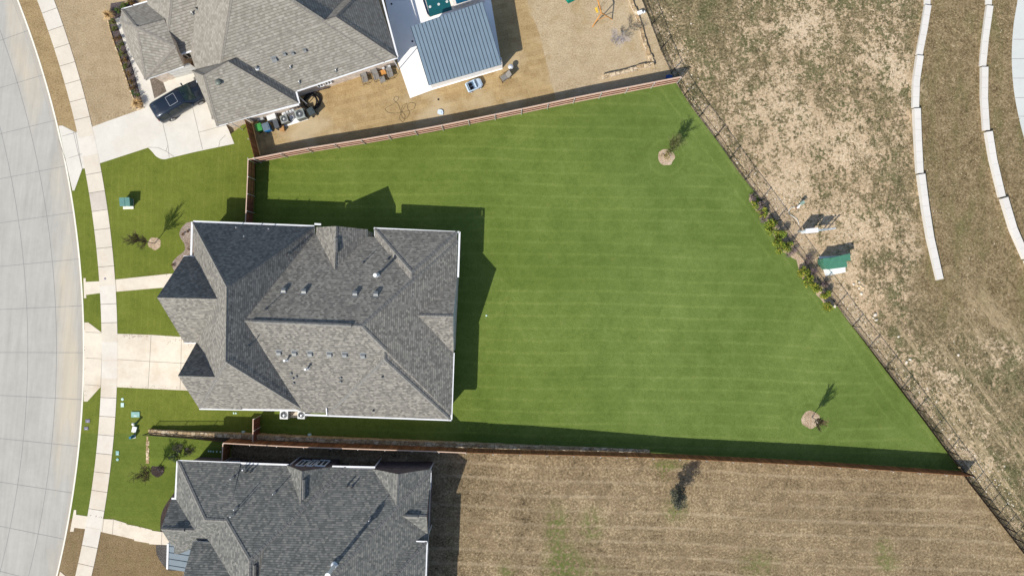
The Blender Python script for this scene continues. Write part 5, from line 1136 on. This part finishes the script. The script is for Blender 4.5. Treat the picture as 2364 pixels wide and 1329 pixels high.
def condenser(px, py, sz, hgt, label, z0=.06, rz=0, body=(.36, .38, .37)):
    q = P(px, py, hgt); r = empty('air_conditioner', (q.x, q.y, z0), rz, label, 'air conditioner', 'outdoor air conditioning units'); bm_ = plain('condenser_body', body, .5, .2, var=.05)
    g = MB(); g.box((0, 0, hgt/2), (sz, sz, hgt)); g.build('cabinet', bm_, r, bevel=.05)
    g = MB(); g.lathe((0, 0, hgt+.004), [(sz*.40, .0), (0, .0)], 24); f = g.build('fan_opening', plain('fan_dark', (.05, .06, .065), .5, var=0), r)
    g = MB()
    for k in range(5): a = 2*pi*k/5; g.add([(cos(a)*.05, sin(a)*.05, hgt+.012), (cos(a-.22)*sz*.37, sin(a-.22)*sz*.37, hgt+.01), (cos(a+.30)*sz*.37, sin(a+.30)*sz*.37, hgt+.022)], [(0, 1, 2), (2, 1, 0)])
    g.build('fan_blade', plain('fan_blade', (.15, .17, .18), .4, .5, var=0), f)
    g = MB(); g.lathe((0, 0, hgt+.02), [(.09, 0), (.09, .03), (0, .05)], 14); g.build('hub', M['galv'], f)
    g = MB()
    for rad in (.15, .24, .33, .40): g.path([(rad*sz*cos(t*pi/12), rad*sz*sin(t*pi/12), hgt+.035) for t in range(25)], .004, 3)
    g.build('grille', M['galv'], r)
    g = MB()
    for k in range(9):
        for s in (-1, 1): g.box((0, s*(sz/2+.004), .12+k*.08), (sz*.8, .01, .02)); g.box((s*(sz/2+.004), 0, .12+k*.08), (.01, sz*.8, .02))
    g.build('louvres', M['frame'], r); return r
condenser(655.5, 957, .80, .85, 'white topped air conditioning unit under the gutter of the main house, left of the pair', .02, R(-2), (.62, .63, .62))
condenser(695.5, 957.5, .72, .85, 'white topped air conditioning unit under the gutter of the main house, right of the pair', .02, R(-2), (.62, .63, .62))
condenser(656, 275, .72, .75, 'smaller grey air conditioning unit beside the bins of the north house', .06, wl, (.30, .32, .30))
condenser(692, 263, .88, .95, 'larger grey air conditioning unit by the coiled black pipe', .06, wl, (.30, .33, .31))
def slab(name, pts, z, label, cat, mat='deck'):
    mb = MB(); mb.prism([(P(*p).x, P(*p).y) for p in pts][::-1], -.02, z); return tag(mb.build(name, M[mat], bevel=.01), label, cat)
slab('equipment_pad', [(646, 268), (658, 293), (712, 276), (703, 250)], .06, 'white concrete pad under the two grey air conditioning units', 'pad')
slab('equipment_pad', [(668, 949), (671, 963), (687, 963), (690, 950)], .05, 'tan concrete pad between the two white topped units', 'pad', 'conc')
def wheelie(px, py, c, lid, label, rz, hg=1.05, w_=.6):
    q = P(px, py, hg); r = empty('wheeled_bin', (q.x, q.y, .01), rz, label, 'bin', 'bins and boxes beside the wooden fence'); bm_ = plain('bin_plastic', c, .45, var=0); g = MB(); g.box((0, 0, hg*.45), (w_*.8, w_*.9, hg*.86), 0, 0, 1.2); g.build('body', bm_, r, bevel=.02)
    g = MB(); g.box((0, 0, hg*.92), (w_, w_*1.12, .05)); g.box((0, 0, hg*.95), (w_*.7, w_*.7, .04)); g.build('lid', plain('bin_lid', lid, .4, var=.05), r, bevel=.015)
    for s in (-1, 1): g = MB(); g.tube((s*w_*.35, -w_*.45, .1), (s*w_*.42, -w_*.45, .1), .1, .1, 12); g.build('wheel', M['black'], r)
    g = MB(); g.tube((-w_*.4, -w_*.58, hg*.9), (w_*.4, -w_*.58, hg*.9), .02, .02, 6); g.build('handle', bm_, r); return r
wheelie(596, 293, (.04, .20, .05), (.05, .26, .06), 'bright green wheeled bin beside the wooden fence', wl)
wheelie(613, 292, (.02, .17, .42), (.12, .16, .20), 'blue rimmed wheeled bin with a grey lid, between green bin and dark cabinet', wl, w_=.66)
wheelie(717, 256, (.05, .06, .065), (.055, .07, .075), 'dark grey wheeled bin next to the coiled black pipe', wl+.2)
def crate(name, px, py, d, c, label, cat, rz=wl, lidc=None):
    q = P(px, py, d[2]); r = empty(name, (q.x, q.y, .01), rz, label, cat, 'bins and boxes beside the wooden fence'); g = MB(); g.box((0, 0, d[2]/2-.02), (d[0]*.96, d[1]*.96, d[2]-.04)); g.build('body', plain(name+'_body', c, .6, var=.08), r, bevel=.015)
    g = MB(); g.box((0, 0, d[2]-.015), d[:2]+(.05,)); g.box((0, 0, d[2]+.014), (d[0]*.8, d[1]*.12, .02)); g.build('lid', plain(name+'_lid', lidc or c, .5, var=.05), r, bevel=.012); return r
crate('storage_box', 626, 270, (.85, .5, .8), (.62, .63, .63), 'white storage box standing against the brick wall', 'box')
crate('storage_box', 600, 273, (.6, .4, .6), (.35, .37, .38), 'grey flat box behind the green bin', 'box')
crate('cabinet', 637, 286, (.45, .8, .9), (.035, .04, .045), 'dark grey cabinet between the blue bin and the smaller unit', 'cabinet', lidc=(.08, .09, .10))
crate('cardboard_box', 650, 296, (.42, .5, .4), (.42, .235, .095), 'open brown cardboard box before the smaller grey unit', 'box', rz=wl-.2)
q = P(674, 272, .3); mb = MB(); mb.lathe((0, 0, 0), [(.16, 0), (.22, .3), (.23, .32), (.19, .33), (.15, .06), (0, .05)], 16); o = mb.build('metal_bucket', M['galv'], smooth=True); o.location = (q.x, q.y, .06); tag(o, 'grey metal bucket on the pad between the two grey units', 'bucket')
q = P(654, 263, .6); mb = MB(); mb.lathe((0, 0, 0), [(.15, 0), (.15, .55), (.1, .6), (0, .6)], 14); mb.tube((0, 0, .6), (0, 0, .72), .05, .05, 8); o = mb.build('gas_bottle', M['pvc'], smooth=True); o.location = (q.x, q.y, .06); tag(o, 'white gas bottle behind the smaller grey unit', 'gas bottle')
q = P(666, 258, 1.2); mb = MB()
for k in range(4): mb.box((k*.28-.4, 0, 1.1+.07*(k % 2)), (.2, .16, .34))
mb.path([(-.6, .0, .9), (.8, 0, .9), (.8, 0, .1)], .03, 6); mb.path([(-.5, 0, .92), (-.5, 0, .05)], .03, 6); o = mb.build('meter_bank', M['galv']); o.location = (q.x, q.y, 0); o.rotation_euler.z = wl; tag(o, 'row of grey meters and pipes on the wall behind the two grey units', 'meters')
q = P(722, 234); root = empty('coiled_pipe', (q.x, q.y, .02), 0, 'black corrugated pipe lying in loose coils by the house corner', 'pipe coil'); mb = MB()
pts = []
for k in range(150):
    t = k/149; a = t*2*pi*3.4; rad = .80-.26*t+.05*sin(a*2.3); pts.append((rad*cos(a)-.12*t, rad*1.05*sin(a)-.16*t, .08+.20*t+.03*sin(a*3)))
mb.path(pts, .065, 8); mb.build('pipe', M['black'], root, smooth=True)
pts = [(1.0*cos(a/10)*.78, .86*sin(a/10), .07) for a in range(3, 40)]; mb = MB(); mb.path(pts, .04, 6); mb.build('loose_end', M['black'], root)
mb = MB(); rr = random.Random(3); q = P(930, 250); hp = []
ctrl = smooth([(921, 226), (913, 223), (909, 232), (918, 240), (925, 256), (935, 268), (930, 282), (922, 272), (932, 250), (939, 240), (930, 245), (925, 262), (934, 276), (945, 262), (940, 247), (946, 238), (958, 240), (955, 252), (942, 256), (932, 258), (915, 262), (896, 260), (889, 252), (897, 246), (907, 241), (918, 232), (921, 224)], 8)
for x, y in ctrl: p = P(x, y); hp.append((p.x, p.y, .03+rr.uniform(0, .01)))
mb.path(hp, .011, 5); tag(mb.build('garden_hose', plain('hose', (.09, .075, .04), .5, var=0)), 'thin garden hose tangled on the brown grass below the chairs', 'hose')
q = P(1017, 258, .1); mb = MB(); mb.prism([(-.3, -.12), (-.16, -.26), (.1, -.28), (.2, -.34), (.27, -.12), (.22, .1), (.05, .22), (-.2, .2), (-.28, .05)], 0, .1); mb.box((.05, -.1, .12), (.14, .16, .05)); o = mb.build('plastic_shell', plain('pale_plastic', (.56, .66, .76), .35, var=0), bevel=.03); o.location = (q.x, q.y, .02); tag(o, 'pale blue plastic toy shell lying alone on the brown grass', 'toy part')
for x, y, lb in ((899+5, 10, 'black round drain in the shaded deck near the top of the picture'), (952, 96, 'black round drain beside the pavilion roof'), (1012, 230, 'small black cap in the brown grass above the toy shell')):
    q = P(x, y); mb = MB(); mb.lathe((0, 0, 0), [(.09, -.02), (.09, .015), (.05, .02), (0, .02)], 12); o = mb.build('round_drain', M['black']); o.location = (q.x, q.y, .025); tag(o, lb, 'drain cap', 'drain caps')

# swing set
q = P(1390, 35); sw = empty('swing_set', (q.x, q.y, 0), 0, 'orange wooden swing set with yellow seats at the top of the north yard', 'swing set')
tp = P(1388, 30, 2.1); tp2 = P(1362, -70, 2.1); MW = M['orange_wood']
def bar(name, pts, r=.05, mat=MW):
    g = MB(); [g.tube(a, b, r, r, 6) for a, b in zip(pts, pts[1:])]; return rel(sw, g).build(name, mat, sw)
bar('beam', [tp, tp2], .07)
for a in ((1368, 62), (1413, 45)): bar('leg', [tp, P(*a)])
for a in ((1345, -50), (1392, -62)): bar('leg', [tp2, P(*a)])
bar('brace', [tp.lerp(P(1368, 62), .55), tp.lerp(P(1413, 45), .55)], .035)
M['yellow'] = plain('yellow_plastic', (.75, .48, .04), .4, var=0); M['green_p'] = plain('green_plastic', (.01, .22, .14), .45, var=0)
for t in (.22, .62):
    c = tp.lerp(tp2, t); g = MB(); g.box((c.x, c.y, .5), (.5, .2, .05), R(-70)); s = rel(sw, g).build('swing_seat', M['yellow'], sw, bevel=.02)
    g = MB()
    for u in (-.22, .22): g.tube((c.x+u*.3, c.y+u, .5), (c.x+u*.3, c.y+u, 2.08), .012, .012, 4)
    rel(sw, g).build('chain', M['yellow'], s)
c = P(1316, -4, 1.6); g = MB(); g.add([P(1305, 0, 1.5), P(1312, 9, 1.4), P(1328, 1, 1.5), P(1318, -60, 1.8), P(1296, -58, 1.8)], [(0, 1, 2, 3, 4), (4, 3, 2, 1, 0)]); g.add([P(1305, 0, 1.42), P(1312, 9, 1.32), P(1328, 1, 1.42), P(1318, -60, 1.72), P(1296, -58, 1.72)], [(4, 3, 2, 1, 0), (0, 1, 2, 3, 4)]); rel(sw, g).build('canopy', M['green_p'], sw)
for a in ((1307, -6), (1322, -10)): p = P(*a); bar('leg', [(p.x, p.y, 0), (p.x, p.y, 1.5)], .04)
bar('beam', [P(1318, -60, 1.7), tp2], .05)
q = P(1477, 30, .3); mb = MB(); mb.box((0, 0, .2), (.45, .3, .36)); mb.box((0, 0, .4), (.48, .33, .05)); mb.box((.42, -.04, .12), (.25, .2, .2)); o = mb.build('cool_box', M['pvc'], bevel=.03); o.location = (q.x, q.y, .05); o.rotation_euler.z = R(20); tag(o, 'white cool box on the pale stone wall by the iron fence', 'cool box')
q = P(1545, 177, .2); mb = MB(); mb.prism([(-.3, -.15), (.28, -.22), (.32, .1), (.0, .22), (-.28, .12)], 0, .16); mb.box((0, 0, .18), (.3, .2, .04)); o = mb.build('blue_tub', plain('blue_plastic', (.04, .10, .30), .5, var=0), bevel=.04); o.location = (q.x, q.y, .0); tag(o, 'small blue tub at the corner where wooden and iron fences meet', 'tub')

# ------------------------------------------------------------------ utility gear
M['util_green'] = plain('utility_green', (.085, .20, .175), .5, .1, var=.08); M['util_dark'] = plain('utility_dark', (.065, .20, .13), .5, .1, var=.1)
q = P(285, 466, .8); r = empty('transformer_box', (q.x, q.y, .02), R(2), 'teal green utility box on a pale pad in the middle of the front lawn', 'utility box')
g = MB(); g.box((.05, -.12, .03), (1.0, .95, .10)); g.build('pad', M['curb'], r, bevel=.02)
g = MB(); g.box((.12, 0, .42), (.88, .72, .74)); g.build('cabinet', M['util_green'], r, bevel=.02)
g = MB(); g.add([(-.36, -.40, .78), (.60, -.40, .78), (.60, .40, .86), (-.36, .40, .86), (-.36, -.40, .72), (.60, -.40, .72), (.60, .40, .72), (-.36, .40, .72)], [(0, 1, 2, 3), (0, 4, 5, 1), (1, 5, 6, 2), (2, 6, 7, 3), (3, 7, 4, 0)]); g.seg((.12, -.40, 0), (.12, .40, 0), .02, (.785, .865), (.80, .88)); g.build('lid', M['util_green'], r)
g = MB(); g.box((.12, -.375, .45), (.12, .03, .06)); g.build('latch', M['galv'], r)
q = P(1928, 617, 0); r = empty('transformer_box', (q.x, q.y, zfield(q.x, q.y)), 0, 'large dark green transformer box on a white pad beside the shrubs', 'transformer')
def rp(pts, h=0): return [(P(x, y, h).x, P(x, y, h).y) for x, y in pts]
g = MB(); g.prism(rp([(1905, 637), (1957, 627), (1955, 600), (1938, 590), (1889, 592)]), 0, .12); rel(r, g).build('pad', M['deck'], r, bevel=.02)
g = MB(); g.prism(rp([(1913, 621), (1954, 615), (1953, 599), (1960, 597), (1960, 588), (1902, 597), (1903, 608)], 1.5), .1, 1.5); rel(r, g).build('cabinet', M['util_dark'], r, bevel=.02)
g = MB(); pt = rp([(1911, 622), (1956, 616), (1954, 602), (1964, 601), (1962, 585), (1918, 595)], 1.56); g.prism(pt, 1.5, 1.58); pt = rp([(1918, 595), (1911, 622), (1902, 612), (1900, 596)], 1.5); g.prism(pt[::-1], 1.42, 1.52); rel(r, g).build('lid', M['util_dark'], r, bevel=.02)
g = MB(); a = P(1918, 618, 1.2); g.box((a.x, a.y-.05, 1.2), (.1, .06, .2)); rel(r, g).build('handle', M['galv'], r)
q = P(1862, 535); r = empty('control_panel', (q.x, q.y, zfield(q.x, q.y)), 0, 'white control cabinet and pale blue rack standing behind the iron fence', 'control panel')
M['pale_blue'] = plain('pale_blue_metal', (.48, .56, .60), .45, .2, var=.05)
def fenceposts(pts, h, name='post'):
    for x, y in pts: p = P(x, y, 0); g = MB(); g.box((p.x, p.y, h/2), (.08, .08, h)); rel(r, g).build(name, M['pale_blue'], r)
a, b = P(1841, 537), P(1909, 531); g = MB(); g.seg(a+Vector((.1, 0, 0)), a.lerp(b, .40), .32, .55, 1.75); rel(r, g).build('cabinet', M['white'], r, bevel=.02)
g = MB(); g.seg(a+Vector((.05, 0, 0)), a.lerp(b, .43), .42, 1.75, 1.80); rel(r, g).build('hood', M['white'], r)
g = MB(); a2 = a.lerp(b, .52); b2 = a.lerp(b, .80); g.seg(a2, b2, .14, .8, 1.7); rel(r, g).build('panel', M['pale_blue'], r, bevel=.01)
for hz in (.7, 1.2, 1.65): g = MB(); g.seg(a, b+Vector((.05, 0, 0)), .05, hz, hz+.05); rel(r, g).build('rail', M['pale_blue'], r)
for t in (.0, .45, .86, 1.0): p = a.lerp(b, t); g = MB(); g.box((p.x, p.y+.06, .9), (.07, .07, 1.8)); rel(r, g).build('post', M['pale_blue'], r)
q = P(1848, 472, .5); r = empty('well_pump', (q.x, q.y, zfield(q.x, q.y)), R(35), 'small well pump with a grey green head in the rough field', 'pump')
g = MB(); g.tube((-.25, -.12, 0), (-.25, -.12, .35), .1, .1, 12); g.tube((-.25, -.12, .3), (.1, 0, .4), .06, .06, 8); g.tube((-.1, .0, .0), (-.1, .0, .55), .045, .045, 8); g.build('pipework', M['pvc'], r)
g = MB(); g.box((.2, .05, .6), (.40, .28, .22)); g.tube((.1, .05, 0), (.1, .05, .5), .04, .04, 6); g.build('head', plain('pump_head', (.22, .31, .26), .6), r, bevel=.02)
g = MB(); g.tube((-.35, -.16, .05), (-.28, -.02, .05), .11, .11, 12); g.build('flange', plain('rust', (.20, .07, .03), .8), r)
mb = MB(); hp = [(P(x, y).x, P(x, y).y, .05) for x, y in smooth([(1838, 479), (1828, 479), (1821, 486), (1822, 494), (1832, 501), (1840, 508), (1844, 519)], 6)]; mb.path(hp, .04, 8); tag(mb.build('supply_hose', plain('hose_pale', (.60, .58, .52), .6), smooth=True), 'pale curved hose joining the well pump to the white cabinet', 'hose')
def cover(name, px, py, d, mat, label, h_=.04, rz=0, round_=False, cat='utility cover', z=.01):
    q = P(px, py); r = empty(name, (q.x, q.y, z), rz, label, cat, 'utility covers in the front lawns'); g = MB()
    if round_: g.lathe((0, 0, 0), [(d[0]/2, -.02), (d[0]/2, h_), (0, h_)], 16)
    else: g.box((0, 0, h_/2), (d[0], d[1], h_))
    g.build('lid', M[mat], r, bevel=.012)
    g = MB(); g.box((0, -d[1]*.22, h_+.003), (d[0]*.35, d[1]*.12, .012)); g.build('handle', M['galv'], r); return r
M['teal_lid'] = plain('teal_lid', (.22, .40, .36), .6); M['pale_lid'] = plain('pale_lid', (.48, .66, .60), .5); M['slate_lid'] = plain('slate_lid', (.16, .15, .20), .6); M['blue_lid'] = plain('blue_lid', (.02, .17, .30), .4)
cover('utility_cover', 283, 921, (.26, .26), 'pale_lid', 'small round pale cover just south of the main driveway', round_=True)
cover('utility_cover', 283, 934, (.30, .40), 'pale_lid', 'pale teal cover below the small round one near the driveway')
cover('utility_cover', 313.5, 956, (.80, .52), 'teal_lid', 'large teal rectangular cover in the lawn south of the driveway', .08)
cover('utility_cover', 271.5, 1045, (.30, .42), 'teal_lid', 'teal rectangular cover beside the sidewalk, further south')
cover('utility_cover', 271.5, 1060, (.28, .28), 'teal_lid', 'round teal cover below the teal rectangle beside the sidewalk', round_=True)
cover('utility_cover', 203, 971, (.42, .32), 'slate_lid', 'slate grey meter cover in the kerb strip, upper of the two')
cover('utility_cover', 199.5, 988, (.40, .30), 'slate_lid', 'slate grey meter cover in the kerb strip, lower of the two')
cover('utility_cover', 243, 643, (.20, .20), 'slate_lid', 'small round dark cover set in the sidewalk by the front walk', .008, round_=True, z=.032)
q = P(309, 978, .5); r = empty('utility_pedestal', (q.x, q.y, .01), 0, 'round white capped pedestal casting a dark shadow on the front lawn', 'pedestal', 'utility pedestals in the front lawn'); g = MB(); g.lathe((0, 0, 0), [(.10, 0), (.10, .62), (.0, .62)], 14); g.build('tube', M['util_green'], r); g = MB(); g.lathe((0, 0, .6), [(.13, 0), (.13, .06), (.06, .12), (0, .12)], 16); g.build('cap', M['pvc'], r)
q = P(310.5, 990.5, .15); r = empty('utility_pedestal', (q.x, q.y, .01), R(-15), 'low white box with a pale lid between the round pedestal and the blue one', 'pedestal', 'utility pedestals in the front lawn'); g = MB(); g.box((0, 0, .1), (.38, .52, .2)); g.build('body', M['pale_lid'], r, bevel=.03); g = MB(); g.box((0, 0, .21), (.41, .55, .03)); g.build('lid', M['pvc'], r, bevel=.01)
q = P(302.5, 1009, .5); r = empty('utility_pedestal', (q.x, q.y, .01), R(10), 'bright blue pedestal with a white foot, southernmost of three on the lawn', 'pedestal', 'utility pedestals in the front lawn'); g = MB(); g.box((0, 0, .34), (.26, .26, .68), 0, 0, .8); g.build('body', M['blue_lid'], r, bevel=.02); g = MB(); g.box((0, -.02, .02), (.36, .3, .05)); g.build('foot', M['pvc'], r)
for i, (x, y) in enumerate(((489, 1037), (494, 1037), (500, 1037.5), (508, 1037.5), (517, 1038))):
    q = P(x, y); mb = MB(); mb.lathe((0, 0, 0), [(.05, 0), (.05, .05), (0, .06)], 10); mb.lathe((0, 0, 0), [(.08, 0), (.08, .012), (.05, .015)], 10); o = mb.build('sprinkler_head', M['pale_lid']); o.location = (q.x, q.y, zup(q.x)+.02); tag(o, ['first', 'second', 'third', 'fourth', 'fifth'][i]+' from the left of five pale valve caps in the shaded lawn', 'valve cap', 'pale valve caps in a line')
for x, y, lb in ((540, 953, 'white sprinkler cap left of its twin below the main house gutter'), (545, 953, 'white sprinkler cap right of its twin below the main house gutter'), (1123, 728, 'small white sprinkler cap alone in the striped lawn by the house shadow')):
    q = P(x, y); mb = MB(); mb.lathe((0, 0, 0), [(.06, 0), (.06, .05), (0, .06)], 10); mb.lathe((0, 0, 0), [(.09, 0), (.09, .012), (.06, .015)], 10); o = mb.build('sprinkler_head', M['pale_lid']); o.location = (q.x, q.y, .01); tag(o, lb, 'sprinkler')
for x, y, lb in ((563.5, 996, 'pale green drain box at the foot of the retaining wall, left of the side fence'), (716, 1002, 'small green drain box at the foot of the retaining wall behind the main house')):
    q = P(x, y); mb = MB(); mb.box((0, 0, .12), (.26, .2, .24)); mb.box((0, 0, .25), (.29, .23, .03)); o = mb.build('drain_box', M['pale_lid'], bevel=.01); o.location = (q.x, q.y, .01); tag(o, lb, 'drain box')
# white bed edging, broken into short lengths
for lb, pts in (('broken line of white edging blocks between brown lawn and shrub bed', [(249, 48), (256, 75), (263, 98), (272, 122), (283, 155), (294, 190), (303, 215), (310, 233)]), ('short white edging at the foot of the shrub bed by the driveway', [(316, 254), (334, 248)]), ('short white edging at the top of the shrub bed', [(287, 8), (312, 0)])):
    root = stone_wall('bed_edging', lb, pts, .12, flat, lambda x, y: .10, M['curb'], 8, 'white edging of the shrub bed', rag=.012, step=.5)
